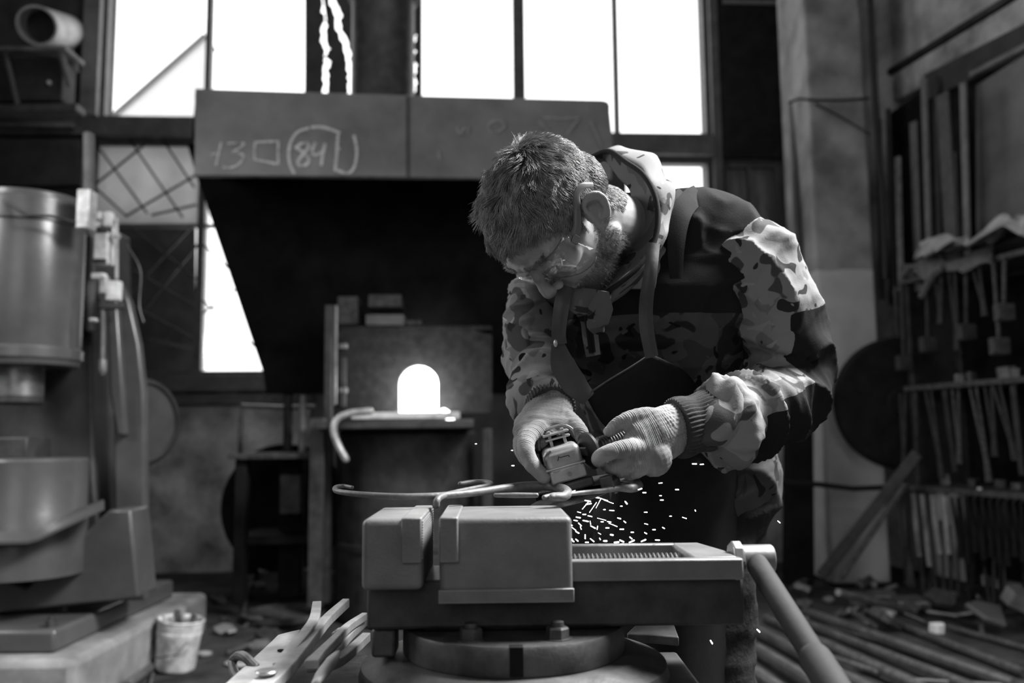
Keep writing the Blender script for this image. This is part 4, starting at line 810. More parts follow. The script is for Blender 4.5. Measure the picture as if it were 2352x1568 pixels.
# ------------------------------------------------------------------ tongs lying on the bench
def tp(px, py, z): return onz(px, py, z)
BT = BZ+.012
def flat(pts, w_, th, nm, m, par, z=None):
    P_ = [Vector(q) for q in spl([tuple(tp(x, y, zz_)) for x, y, zz_ in pts], 6)]; W_ = np.interp(np.linspace(0, 1, len(P_)), np.linspace(0, 1, len(w_)), w_); rings = []
    for i, q in enumerate(P_):
        t = (P_[min(i+1, len(P_)-1)]-P_[max(i-1, 0)]).normalized(); a = t.cross(V(0, 0, 1)).normalized(); b = a.cross(t)
        rings.append([q+a*W_[i]/2+b*th/2, q-a*W_[i]/2+b*th/2, q-a*W_[i]/2-b*th/2, q+a*W_[i]/2-b*th/2])
    return MB().loft(rings).build(nm, m, par, bevel=.0012)
t1 = thing('forging_tongs', tp(640, 1530, BZ), 'flat steel bending tongs with a looped ear lying left on the bench', 'tongs')
pl_ = MB().prism([tp(x, y, BT+.006) for x, y in ((690, 1457), (668, 1462), (638, 1470), (622, 1486), (560, 1545), (500, 1600), (560, 1640), (648, 1560), (640, 1530), (672, 1497))], V(0, 0, .007)); pl_.build('flat_jaw', 'tong_steel', t1, bevel=.0012)
flat([(636, 1535, BT+.018), (668, 1500, BT+.022), (705, 1455, BT+.03), (722, 1425, BT+.034), (728, 1390, BT+.036)], [.010, .014, .0135, .0125, .012], .012, 'curved_rein', 'tong_steel', t1)
flat([(560, 1610, BT+.016), (640, 1548, BT+.018), (690, 1500, BT+.022), (745, 1430, BT+.03), (795, 1384, BT+.036)], [.026, .022, .014, .012, .010], .012, 'straight_rein', 'tong_steel', t1)
MB().lathe([(.001, .0), (.011, .0), (.0115, .0015), (.010, .003), (.006, .0025), (.001, .0025)], tp(612, 1545, BT+.0262), n=20).build('rivet', 'steel', t1); MB().lathe([(.001, 0), (.004, 0), (.004, .0012), (.001, .0012)], tp(645, 1494, BT+.014), n=14).build('rivet_hole', 'soot', t1)
MB().tube(spl([tuple(tp(x, y, BT+z_)) for x, y, z_ in ((585, 1530, .012), (562, 1508, .02), (545, 1506, .014), (534, 1520, .004), (540, 1548, .0), (550, 1560, .0))], 6), .0052, 10, round_=True).build('looped_ear', 'forged', t1)
t2 = thing('pick_up_tongs', tp(770, 1520, BZ), 'second pair of tongs on the bench, its jaws tucked behind the vise', 'tongs')
flat([(716, 1527, BT+.02), (735, 1505, BT+.022), (770, 1470, BT+.024), (800, 1440, BT+.026), (838, 1415, BT+.026)], [.016, .012, .010, .009, .008], .010, 'rein', 'tong_steel', t2)
flat([(728, 1525, BT+.012), (765, 1495, BT+.012), (800, 1460, BT+.014), (845, 1420, BT+.016)], [.018, .016, .011, .010], .010, 'rein', 'tong_steel', t2)
flat([(705, 1530, BT+.004), (760, 1525, BT+.004), (800, 1500, BT+.006), (842, 1462, BT+.008)], [.014, .014, .012, .011], .011, 'rein', 'tong_steel', t2)
MB().tube([tp(725, 1570, BT+.012), tp(742, 1545, BT+.016), tp(760, 1520, BT+.018), tp(772, 1502, BT+.014)], [.007, .011, .011, .006], 12, ratio=.6, round_=True).build('hooked_jaw', 'tong_steel', t2, smooth=180)
MB().tube([tp(768, 1455, BT+.012), tp(778, 1447, BT+.018), tp(790, 1447, BT+.014)], .0035, 10, round_=True).build('bit_end', 'pale_metal', t2, smooth=180)
tag(MB().prism([tp(x, y, BZ+.001) for x, y in ((1440, 1475), (1500, 1478), (1560, 1484), (1548, 1450), (1470, 1446))], V(0, 0, .012)).build('filing_tray', 'vise_dark', bevel=.002), 'dark tray with filings beside the vise base', 'tray')

# ------------------------------------------------------------------ angle grinder (tilted as held)
gc = at(1297, 1060, 1.150)
gr = thing('angle_grinder', gc, 'pale alloy headed angle grinder held with a side handle', 'grinder')
GR = Matrix.Rotation(-R(15), 3, 'Y') @ Matrix.Rotation(R(4), 3, 'X')
def gl(x, y, z): return gc + GR @ V(x, y, z)
def gbox(nm, x0, x1, y0, y1, z0, z1, m, bev=.002, par=gr, seg=3): return MB().box(x0, x1, y0, y1, z0, z1, fn=lambda q: gl(q.x, q.y, q.z)).build(nm, m, par, bevel=bev, seg=seg)
gbox('gear_head', -.0255, .0245, .0, .055, -.016, .020, 'alloy', .009, seg=5); gbox('gear_flange', -.0275, .0265, -.002, .058, -.0075, -.0045, 'alloy', .0012); gbox('gear_base', -.0235, .0245, .001, .052, -.0265, -.0078, 'alloy', .003)
MB().loft([[gl(x, -.0008+s*.002, z) for x, z in ((-.010, .003), (-.007, .009), (-.0055, .006), (.006, .0075), (.0065, .005), (-.005, .0035))] for s in (0, 1)]).build('arrow_mark', 'rubber', gr, smooth=0) if False else None
for a, b in (((-.0085, .0035), (-.0055, .0088)), ((-.0055, .0088), (-.0045, .0068)), ((-.0045, .0068), (.0075, .0068)), ((.0075, .0068), (.0075, .0042))): MB().tube([gl(a[0], -.0006, a[1]), gl(b[0], -.0006, b[1])], .00055, 6).build('arrow_mark', 'rubber', gr)
MB().lathe([(.0022, 0), (.0030, 0), (.0030, .0012), (.0022, .0012)], gl(.002, .0005, -.017), axis=GR @ V(0, -1, 0), n=16).build('round_stamp', 'steel', gr)
MB().tube(spl([tuple(gl(*q)) for q in ((-.0255, .004, .002), (-.024, -.0015, .013), (-.014, -.002, .0185))], 6), .0016, 8).build('spindle_catch', 'steel', gr)
gbox('collar', -.024, .022, .058, .075, -.018, .034, 'rubber', .008, seg=4)
for k, (zc_, w_) in enumerate(((.028, .036), (.0345, .036))): gbox('vent_bar', -.016-.002*k, .018, .030, .057, zc_, zc_+.0028, 'alloy', .001)
for xx in (-.009, .010): gbox('vent_post', xx-.0022, xx+.0022, .034, .05, .0195, .0405, 'alloy', .0006)
MB().tube(spl([tuple(gl(*q)) for q in ((-.027, .05, .018), (-.023, .05, .036), (-.010, .05, .0425), (.012, .05, .043), (.024, .05, .034), (.026, .05, .02))], 5), .0022, 8).build('shroud_rim', 'steel', gr)
MB().tube([gl(0, .07, .006), gl(0, .12, .010), gl(0, .24, .018)], [.029, .030, .027], 24, ratio=1.0, round_=True).build('motor_body', 'rubber', gr, smooth=60)
MB().lathe([(.020, 0), (.0215, .002), (.0215, .010), (.020, .012)], gl(.0, .026, -.0395), axis=GR @ V(0, 0, 1), n=28).build('spindle_neck', 'dark_steel', gr)
gbox('guard_clamp', -.019, .030, -.002, .012, -.040, -.0275, 'dark_steel', .003)
MB().lathe([(.006, 0), (.016, .0), (.016, .006), (.006, .007)], gl(0, .026, -.0475), axis=GR @ V(0, 0, 1), n=24).build('lock_flange', 'steel', gr)
# quarter guard and disc
gu = MB(); prof = [(.064, -.040), (.066, -.040), (.066, -.054), (.064, -.054)]
rings = [[gl(r_*math.cos(a), .026+r_*math.sin(a), z_) for r_, z_ in ((.018, -.0395), (.066, -.0395), (.066, -.056), (.064, -.056), (.064, -.0412), (.018, -.0412))] for a in np.linspace(R(-38), R(140), 26)]
gu.loft(rings); gu.build('disc_guard', 'dark_steel', gr)
MB().lathe([(.006, 0), (.0615, .0005), (.0625, .0012), (.0615, .0022), (.006, .0026)], gl(0, .026, -.0515), axis=GR @ V(.0, 0, 1), n=48).build('grinding_disc', 'rusty', gr)
gbox('guard_lug', .036, .053, -.016, -.006, -.052, -.030, 'dark_steel', .003)
# side handle
s0 = at(1350, 1036, 1.165); s1 = at(1452, 1000, 1.195); sd = (s1-s0).normalized()
MB().tube([gl(.02, .035, .005), s0], .006, 10).build('handle_stud', 'steel', gr)
MB().lathe([(.002, -.001), (.020, -.001), (.0255, .001), (.0255, .0045), (.018, .007), (.0125, .012), (.0125, .02), (.001, .02)], s0, axis=sd, n=36).build('hand_guard', 'rubber', gr)
kn = [(.0125+(.0012 if k % 2 else 0), .018+.0022*k) for k in range(36)]; MB().lathe([(.001, .018)]+kn+[(.014, .1), (.010, .104), (.001, .105)], s0, axis=sd, n=30).build('side_grip', 'rubber', gr, smooth=20)

# ------------------------------------------------------------------ sparks
SP = [(1316,1128,8,160),(1335,1146,5,0),(1350,1150,10,10),(1352,1157,9,-10),(1375,1155,20,-62),(1362,1165,22,-55),(1345,1160,18,-50),(1385,1146,18,18),(1398,1152,18,20),(1405,1172,8,3),(1328,1188,7,10),(1345,1196,9,12),(1356,1200,6,80),(1362,1210,9,28),(1372,1212,6,-80),(1318,1214,9,38),(1326,1222,6,30),(1383,1198,4,0),(1399,1198,6,10),(1428,1215,6,0),(1435,1198,4,40),(1483,1176,5,0),(1484,1203,6,15),(1572,1189,7,18),(1540,1185,3,0),(1524,1212,4,30),(1502,1216,4,0),(1452,1222,4,0),(1483,1224,4,30),(1449,1235,5,40),(1510,1240,7,3),(1478,1241,8,-24),(1451,1243,9,-25),(1428,1242,7,25),(1416,1245,7,-5),(1390,1242,5,0),(1360,1240,8,40),(1344,1232,7,90),(1348,1245,5,0),(1325,1240,5,40),(1315,1241,6,40),(1378,1237,3,60),(1517,1109,6,-5),(1555,1124,5,0),(1595,1065,7,0),(1612,1066,6,-5),(1520,1148,5,0),(1517,1138,3,0),(1480,1131,5,0),(1470,1123,6,-18),(1438,1154,5,50),(1427,1162,3,0),(1388,1170,3,0),(1789,1198,5,40),(1742,1448,6,45),(1634,1474,6,60),(1176,1034,2,0),(1178,1069,4,0),(1093,1019,2,0),(1232,1106,3,0),(1249,1100,4,0),(1290,1102,5,70),(1408,1205,16,22),(1382,1192,16,15),(1370,1142,9,10),(1340,1136,5,-30),(1332,1204,7,45),(1395,1212,5,0),(1310,1236,7,30),(1318,1283,4,0),(1597,1172,2,60),(1330,1176,6,15),(1342,1181,5,0),(1355,1185,7,12),(1322,1195,6,10),(1310,1205,6,20),(1334,1212,5,70),(1377,1225,5,30),(1405,1228,4,10),(1422,1190,5,15)]
rs = random.Random(4); sproto = {}
for i, (x, y, ln, an_) in enumerate(SP):
    Y = 1.10+.12*rs.random() if y > 1120 else 1.2+.1*rs.random()
    if x > 1480: Y = 1.12+.25*rs.random()
    if y > 1225 and x < 1520: Y = rs.uniform(1.07, 1.14)
    if y > 1400: Y = 1.15
    a = R(an_); dx, dy = math.cos(a)*ln*.62, math.sin(a)*ln*.62; th = .00085*rs.uniform(.7, 1.25) if ln > 3 else .0007
    if ln > 14: th = .0005
    c = at(x, y, Y); ex = (at(x+dx, y+dy, Y+.004)-c)
    mb = MB().tube([c-ex, c+ex], [th*.8, th], 6, round_=True); tag(mb.build('grinding_spark', 'spark', smooth=180), 'glowing spark flying off the grinding disc', 'spark', 'grinding sparks')

# ================================================================== THE MAN
def iv(x, y, t): return (RI*x + UP*y - F0*t)
Fh = iv(-.33, -.93, .14).normalized(); Uh = iv(-.79, .36, .50); Uh = (Uh-Fh*Uh.dot(Fh)).normalized(); Lh = Uh.cross(Fh)
if Lh.dot(-F0) < 0: Lh = -Lh
HC = at(1372, 485, 1.165) - Lh*.082
HS = .95
def hp_(x, y, z): return HC + (Lh*x + Fh*y + Uh*z)*HS
HR = Matrix((Lh, Fh, Uh)).transposed()
man = thing('person', (.40, 1.64, 0), 'bearded man in camouflage jacket, apron and knitted gloves bending over the vise', 'person')
SR, SL = at(1245, 650, 1.50), at(1684, 566, 1.39); SA = (SL-SR).normalized()
ER, WR = at(1222, 815, 1.43), at(1268, 930, 1.275)
EL, WL = at(1804, 866, 1.41), at(1560, 982, 1.215)
PEL, WST, CHS = at(1578, 1130, 1.60), at(1560, 985, 1.56), at(1490, 770, 1.475); NB = at(1452, 560, 1.38)
HIPL, HIPR = at(1606, 1165, 1.57), at(1480, 1185, 1.68)
KNL, KNR = V(HIPL.x+.015, 1.58, .50), V(HIPR.x-.02, 1.72, .50); ANL, ANR = V(HIPL.x+.03, 1.66, .09), V(HIPR.x-.03, 1.86, .09)
# --- body: one continuous surface
b = MB()
def he(c, r, fr=True, n=20, m=12): b.ell(hp_(*c), *[q*HS for q in r], n=n, m=m, fr=HR)
he((0, 0, .046), (.076, .099, .084), n=32, m=20); he((0, -.045, .01), (.062, .053, .058)); he((0, .03, .05), (.070, .071, .062))
rings = []
for z, w_, yf, yb in ((.085, .052, .085, -.02), (.065, .064, .094, -.02), (.04, .068, .099, -.02), (.02, .067, .094, -.02), (-.01, .064, .092, -.015), (-.035, .059, .095, -.01), (-.06, .053, .094, -.005), (-.078, .044, .092, .005), (-.095, .031, .088, .02), (-.104, .016, .078, .03)):
    ring = []
    for k in range(28):
        a = 2*math.pi*k/28; c_, s_ = math.cos(a), math.sin(a); e = 2/2.5
        x = w_*abs(c_)**e*(1 if c_ > 0 else -1); y = (yf+yb)/2+(yf-yb)/2*abs(s_)**e*(1 if s_ > 0 else -1)
        if s_ > 0: x *= 1-.16*s_*s_
        ring.append(hp_(x, y, z))
    rings.append(ring)
b.loft(rings)
for sx in (-1, 1):
    he((sx*.050, .012, -.058), (.013, .028, .022)); he((sx*.052, .066, -.004), (.016, .024, .015)); he((sx*.0125, .107, -.026), (.009, .010, .008)); he((sx*.032, .079, .016), (.0135, .0135, .012))
    b.tube([hp_(sx*.052, .078, .034), hp_(sx*.03, .096, .038), hp_(sx*.008, .101, .034)], [.008, .010, .009], 10, round_=True)
    # ear: rim, inner fold, bowl wall, tragus, lobe
    def E(y, z, o=0.0):
        y, z = y*.93, z*.93; y, z = y*.91-z*.42, y*.42+z*.91; return hp_(sx*(.0765+.0145*max(0, (.014-y))/.036+o), y, z)
    ol = [(y*.86, z*.86) for y, z in [(.013, -.004), (.0165, .012), (.014, .026), (.004, .0345), (-.008, .0335), (-.018, .025), (-.0225, .010), (-.0205, -.006), (-.0145, -.020), (-.006, -.030), (.002, -.0325), (.008, -.026), (.009, -.016)]]
    b.tube(spl([tuple(E(y, z, .003)) for y, z in ol], 4), .0040, 8, round_=True)
    pl2 = [E(y*.93, z*.93, -.003) for y, z in ol]; b.prism(pl2, Lh*(-sx*.007))
    b.tube(spl([tuple(E(y, z, .003)) for y, z in ((.002, .024), (-.008, .020), (-.0135, .008), (-.012, -.006), (-.005, -.015))], 4), .0036, 8, round_=True)
    b.tube([E(.010, -.012, .003), E(.0105, -.002, .004)], .0042, 8, round_=True); b.ell(E(.002, -.029, .002), .005, .007, .007, 12, 8, fr=HR)
    b.tube([hp_(sx*.069, .0, .0), E(-.004, .0, -.003)], [.018, .013], 12)
b.tube(spl([tuple(hp_(*q)) for q in ((0, .092, .030), (0, .102, .012), (0, .112, -.006), (0, .119, -.020))], 4), [.008]*5+[.0085]*4+[.0095]*4, 12, round_=True); he((0, .1165, -.024), (.0105, .0095, .009))
b.tube([hp_(-.022, .091, -.051), hp_(-.008, .1015, -.048), hp_(.008, .1015, -.048), hp_(.022, .091, -.051)], [.004, .0062, .0062, .004], 10, round_=True)
b.tube([hp_(-.019, .091, -.058), hp_(0, .100, -.0605), hp_(.019, .091, -.058)], [.004, .007, .004], 10, round_=True)
he((0, .084, -.090), (.021, .015, .015))
nk = spl([tuple(hp_(0, .0, -.01)), tuple(hp_(0, -.018, -.055)), tuple((hp_(0, -.018, -.055)+NB)/2+UP*.006), tuple(NB), tuple(NB-UP*.08)], 6); b.tube(nk, list(np.interp(np.linspace(0, 1, len(nk)), [0, .25, .5, .75, 1], [.052, .053, .056, .064, .078])), 28)
tor = [NB-UP*.02, NB*.55+CHS*.45, CHS, WST, PEL]
b.tube(tor, [.09, .15, .155, .135, .145], 24, ref=SA, ratio=[.7, .55, .62, .68, .72], round_=True)
for s_, e_, w_, sg in ((SR, ER, WR, -1), (SL, EL, WL, 1)):
    b.tube([s_-SA*sg*.06, s_, (s_+e_)/2, e_], [.05, .05, .042, .036], 14, round_=True); b.tube([e_, e_*.5+w_*.5, w_], [.036, .036, .026], 14, round_=True)
for h_, k_, a_, sg in ((HIPL, KNL, ANL, 1), (HIPR, KNR, ANR, -1)):
    b.tube([PEL*.4+h_*.6, h_, h_*.5+k_*.5, k_], [.075, .078, .066, .052], 16, round_=True); b.tube([k_, k_*.6+a_*.4, a_], [.052, .050, .034], 14, round_=True)
    b.tube([a_, a_+V(-.03, -.04, -.045), a_+V(-.10, -.14, -.06)], [.034, .032, .026], 12, round_=True)
b.tube([WR, at(1240, 985, 1.232), at(1222, 1012, 1.215)], [.026, .030, .024], 12, ratio=.55, ref=RI, round_=True)
b.tube([WL, at(1500, 1005, 1.178), at(1455, 1030, 1.168)], [.024, .028, .026], 12, ratio=.5, ref=UP, round_=True)
bm_ = fuse(b, .0025, 3, .5); c = coords(bm_); loc = (c-np.array(HC)) @ np.array(HR)
nz_ = np.array(normals(bm_))
for sx in (-1, 1):   # eye sockets, nostril corner
    d_ = np.linalg.norm((loc-np.array([sx*.032, .098, .017]))/np.array([.019, .02, .013]), axis=1); c -= np.array(Fh)*(.0065*np.exp(-d_**2*1.1))[:, None]
    d_ = np.linalg.norm((loc-np.array([sx*.02, .1, -.016]))/np.array([.007, .02, .018]), axis=1); c -= np.array(Fh)*(.003*np.exp(-d_**2))[:, None]
setco(bm_, c); loc = (c-np.array(HC)) @ np.array(HR)
# hairline: minimum height of hair as a function of how far forward
def zmin(y): return np.interp(y, [-.12, -.09, -.06, -.03, -.018, .012, .02, .045, .06, .075, .1], [-.05, -.066, -.072, -.058, .018, .012, -.012, .030, .052, .064, .073])
near = np.linalg.norm(loc, axis=1) < .17
scalp_v = near & (loc[:, 2] > zmin(loc[:, 1])) & ~((np.abs(loc[:, 0]) > .0775) & (loc[:, 2] < .045) & (loc[:, 1] > -.04) & (loc[:, 1] < .022))
def beard_mask(l):
    jaw = np.interp(l[:, 1], [-.02, .0, .02, .05, .07, .1, .12], [-.03, -.012, -.022, -.040, -.042, -.038, -.038])
    return (np.linalg.norm(l, axis=1) < .16) & (l[:, 2] < jaw) & (l[:, 2] > -.115) & (l[:, 1] > -.004) & ~((np.abs(l[:, 0]) < .018) & (l[:, 2] > -.066) & (l[:, 2] < -.046))
beard_v = beard_mask(loc)
poly = np.empty(len(bm_.polygons)*4, np.int32)
tri_ok = all(len(p.vertices) == 4 for p in bm_.polygons[:50])
fv = np.array([list(p.vertices)[:4] for p in bm_.polygons], np.int32)
fm = np.zeros(len(fv), np.int32); fm[scalp_v[fv].all(1)] = 1
body = organic(bm_, 'body', ['skin', 'scalp'], man); bm_.polygons.foreach_set('material_index', fm)
# --- hair and beard as real strands
def strands(name, m, mask_v, count, fn, rad, seed):
    r_ = np.random.default_rng(seed); fi = np.where(mask_v[fv].all(1))[0]; P4 = c[fv[fi]]
    areas = np.linalg.norm(np.cross(P4[:, 1]-P4[:, 0], P4[:, 3]-P4[:, 0]), axis=1); pk = r_.choice(len(fi), count, p=areas/areas.sum())
    u, v_ = r_.random((count, 1)), r_.random((count, 1)); Q4 = P4[pk]
    root = (Q4[:, 0]*(1-u)+Q4[:, 1]*u)*(1-v_)+(Q4[:, 3]*(1-u)+Q4[:, 2]*u)*v_
    nor = np.cross(Q4[:, 1]-Q4[:, 0], Q4[:, 3]-Q4[:, 0]); nor /= np.linalg.norm(nor, axis=1)[:, None]+1e-9
    Rm = np.array(HR); l = (root-np.array(HC)) @ Rm; nl = nor @ Rm; cen = l-np.array([0, .0, .03]); nl *= np.sign((nl*cen).sum(1))[:, None]
    pts = fn(l, nl, r_); wp = pts @ Rm.T + np.array(HC) - np.array(ORG[man.name]); n, k, _ = wp.shape
    hc = bpy.data.hair_curves.new(name); hc.add_curves([k]*n); hc.attributes['position'].data.foreach_set('vector', wp.astype(np.float32).ravel())
    ra = hc.attributes.new('radius', 'FLOAT', 'POINT'); tap = np.tile(rad*np.array([1, 1, .95, .85, .6, .25])[:k] if k == 6 else rad*np.linspace(1, .3, k), n); ra.data.foreach_set('value', tap.astype(np.float32))
    o = bpy.data.objects.new(name, hc); COL.objects.link(o); hc.materials.append(M[m]); o.parent = man; ORG[o.name] = ORG[man.name]; return o
def hair_fn(l, nl, r_):
    n = len(l); top = np.clip((l[:, 2]-.03)/.085, 0, 1)**1.2; fr = np.clip((l[:, 1]+.03)/.12, 0, 1)
    L_ = (.008+.024*top*(.6+.4*fr)+.004*fr*top)*r_.uniform(.7, 1.1, n)
    crown = np.array([0.012, -.050, .12]); away = l-crown; away -= nl*(away*nl).sum(1)[:, None]; away /= np.linalg.norm(away, axis=1)[:, None]+1e-6
    side = np.cross(nl, away)
    lock = np.stack([vnoise(np.floor(l*130)/130*77+s) for s in (3.3, 9.1, 5.7)], 1)   # hairs of one lock share a direction
    big = vnoise(l*38+2.2)[:, None]; wav = vnoise(l*75+7.7)[:, None]
    d0 = nl*(.55+.2*top)[:, None]+away*.8+side*(.35*big+.25)+lock*.30*(.35+top)[:, None]+r_.normal(0, .09, (n, 3)); d0 /= np.linalg.norm(d0, axis=1)[:, None]
    d1 = -nl*.10+away*.9+side*(.9*big+.7*wav)*(.3+top)[:, None]+lock*.75*(.25+top)[:, None]+nl*(.35*wav*top[:, None])+r_.normal(0, .10, (n, 3)); d1 /= np.linalg.norm(d1, axis=1)[:, None]
    out = [l-nl*.001]; p = l.copy()
    for k in range(5):
        t = ((k+.5)/5)**.8; d = d0*(1-t)+d1*t; d /= np.linalg.norm(d, axis=1)[:, None]; p = p+d*(L_/5)[:, None]; out.append(p)
    return np.stack(out, 1)
strands('hair', 'hair', scalp_v, 26000, hair_fn, .00031, 2)
def beard_fn(l, nl, r_):
    n = len(l); L_ = (.005+.006*np.clip((-.03-l[:, 2])/.06, 0, 1))*r_.uniform(.5, 1.2, n); d0 = nl*.6+np.array([0, .1, -.7])+r_.normal(0, .35, (n, 3)); d0 /= np.linalg.norm(d0, axis=1)[:, None]
    return np.stack([l-nl*.0005, l+d0*(L_*.5)[:, None], l+(d0+r_.normal(0, .2, (n, 3)))*L_[:, None]], 1)
strands('beard', 'beard', beard_v, 6000, beard_fn, .00022, 3)
brow_v = near & (np.abs(loc[:, 0]) > .012) & (np.abs(loc[:, 0]) < .052) & (np.abs(loc[:, 2]-.036+.1*(np.abs(loc[:, 0])-.03)**2/.03) < .005) & (loc[:, 1] > .06)
strands('eyebrow', 'hair', brow_v, 700, lambda l, nl, r_: np.stack([l, l+nl*.002+np.array([0, 0, .001]), l+nl*.0035+np.stack([np.sign(l[:, 0])*.005, 0*l[:, 0], .001+0*l[:, 0]], 1)+r_.normal(0, .001, (len(l), 3))], 1), .0002, 4)
# --- safety glasses worn over the eyes
gs = [];
for z in (.034, .024, .012, 0, -.009):
    row = []
    for k in range(25):
        a = R(-84+168*k/24); row.append(hp_(.076*math.sin(a), .036+(.080-.012*((z-.014)/.02)**2)*max(0, math.cos(a))**.75, z-(.012*(1-math.cos(a*2.6)) if z < .0 else .006*(1-math.cos(a*2.6)) if z < .01 else 0)))
    gs.append(row)
gl_ = MB().grid(gs, .0018).build('safety_glasses', 'lens', man, smooth=180)
M['temple'] = mat('temple_plastic', .13, .25, var=.1, bump=0, spec=.7)
MB().tube([gs[0][k] for k in range(1, 24)], .0011, 6).build('lens_rim', 'temple', gl_, smooth=180); MB().tube([gs[-1][k] for k in range(1, 24)], .0009, 6).build('lens_rim', 'temple', gl_, smooth=180)
for sx in (1, -1):
    pts = [hp_(sx*.0775, .046, .016), hp_(sx*.0795, .03, .020), hp_(sx*.081, .010, .030), hp_(sx*.083, -.006, .040), hp_(sx*.083, -.022, .036), hp_(sx*.080, -.034, .018)]
    MB().tube(spl([tuple(q) for q in pts], 5), list(np.interp(np.linspace(0, 1, 26), [0, .15, .45, .8, 1], [.008, .007, .006, .005, .0035])), 10, ref=Uh, ratio=.16, round_=True).build('temple_arm', 'temple', gl_, smooth=180)
    MB().obox(hp_(sx*.0775, .050, .014), Lh*.0022, Fh*.006, Uh*.0055).build('hinge', 'temple', gl_, bevel=.001)

# --- clothing --------------------------------------------------------
def folds(c, n, pts, amp, freq, seed, ends=(0, 0)):
    """cloth folds around a limb: ridges across the limb, bent by noise"""
    t, d_, L_ = pathparam(c, pts); wob = fbm(c*5.5+seed, 2); ph_ = t*freq+wob*1.25
    r_ = 1-np.abs(np.sin(ph_*math.pi)); a_ = amp*(.35+.65*np.clip(.5+.9*vnoise(c*7+seed*3.1), 0, 1.2))
    return c+n*((r_**1.6-.35)*a_)[:, None]
def cloth(mb, voxel, sm, fl, nm, m, par, big=.006, seed=1.0):
    me = fuse(mb, voxel, sm); c_ = coords(me); n_ = normals(me); c_ = c_+n_*(fbm(c_*6+seed, 3)*big)[:, None]
    for f in fl: setco(me, c_); c_ = folds(c_, normals(me), *f)
    setco(me, c_); return me, c_
# jacket: torso first, sleeves, cuffs and hood as its pieces
tm = MB(); tp_ = [NB-UP*.005-V(0, 0, .0), NB*.5+CHS*.5+UP*.03, CHS, WST, at(1570, 1085, 1.585)]
ctrs = [at(1468, 560, 1.40), at(1478, 625, 1.425), at(1505, 760, 1.475), at(1550, 930, 1.55), at(1584, 1105, 1.585)]
tm.tube(spl([tuple(q) for q in ctrs], 4), list(np.interp(np.linspace(0, 1, 17), [0, .25, .5, .75, 1], [.125, .195, .178, .158, .158])), 32, ref=SA, ratio=list(np.interp(np.linspace(0, 1, 17), [0, .25, .5, .75, 1], [.68, .62, .70, .76, .78])), round_=True)
tm.ell(SL-SA*.035-V(0, 0, .01), .075, .075, .08); tm.ell(SR+SA*.03, .065, .07, .075); tm.ell(at(1598, 520, 1.40), .095, .07, .066); tm.ell(at(1668, 545, 1.395), .07, .065, .060)
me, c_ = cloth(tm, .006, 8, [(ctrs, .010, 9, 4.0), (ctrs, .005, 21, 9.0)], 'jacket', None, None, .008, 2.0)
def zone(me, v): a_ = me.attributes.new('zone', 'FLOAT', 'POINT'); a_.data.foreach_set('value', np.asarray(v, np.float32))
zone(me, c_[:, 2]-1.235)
jacket = organic(me, 'jacket', 'camo_shaded', man)
yk = MB(); yk.tube(spl([tuple(at(x, y, Y)) for x, y, Y in ((1545, 448, 1.33), (1600, 452, 1.33), (1660, 466, 1.335), (1712, 488, 1.34))], 5), .0016, 6, round_=True)
def sleeve(pts, rad, seed, fl, nm='sleeve', patch=None):
    P_ = spl([tuple(p) for p in pts], 5); rr_ = list(np.interp(np.linspace(0, len(pts)-1, len(P_)), range(len(pts)), rad)); mb = MB(); mb.tube(P_, rr_, 24, round_=True)
    me, c_ = cloth(mb, .005, 5, [(P_, a, f_, seed+i) for i, (a, f_) in enumerate(fl)], nm, None, None, .006, seed)
    zone(me, patch(c_) if patch is not None else -np.ones(len(c_))); return organic(me, nm, 'camo', jacket)
def px_of(c_):
    d = c_-np.array(CAMP); z = d @ np.array(F0); return CX+FPX*(d @ np.array(RI))/z, CY-FPX*(d @ np.array(UP))/z
# elbow reinforcement: everything within reach of the elbow on the outside of the bend
elb = np.array(EL); fdir = np.array((WL-EL).normalized()); udir = np.array((SL-EL).normalized())
def lpatch(q): 
    r_ = q-elb; f_ = r_ @ fdir; u_ = r_ @ udir; wob = .012*vnoise(q*12); out = r_ @ np.array(RI)
    A_ = np.minimum(.098+wob-u_, .055-f_); B_ = np.minimum(np.minimum(f_, .20-f_), np.minimum((r_ @ np.array(-UP))-f_*.30+.014-wob*.4, .07-u_)); return np.maximum(A_, B_)
sleeve([at(1682, 568, 1.40), at(1708, 596, 1.395), at(1752, 675, 1.39), at(1794, 772, 1.40), at(1810, 866, 1.405), at(1772, 924, 1.350), at(1716, 956, 1.285), at(1664, 962, 1.243), at(1630, 966, 1.222)],
       [.072, .086, .083, .080, .071, .068, .064, .056, .040], 5.0, [(.016, 6.5), (.009, 13), (.003, 30)], patch=lpatch)
sleeve([at(1262, 640, 1.50), at(1240, 670, 1.49), at(1226, 740, 1.455), at(1222, 805, 1.43), at(1243, 855, 1.385), at(1252, 890, 1.345), at(1248, 915, 1.31), at(1258, 925, 1.29)],
       [.052, .056, .054, .050, .050, .050, .049, .036], 8.0, [(.012, 8), (.007, 17), (.0025, 36)])
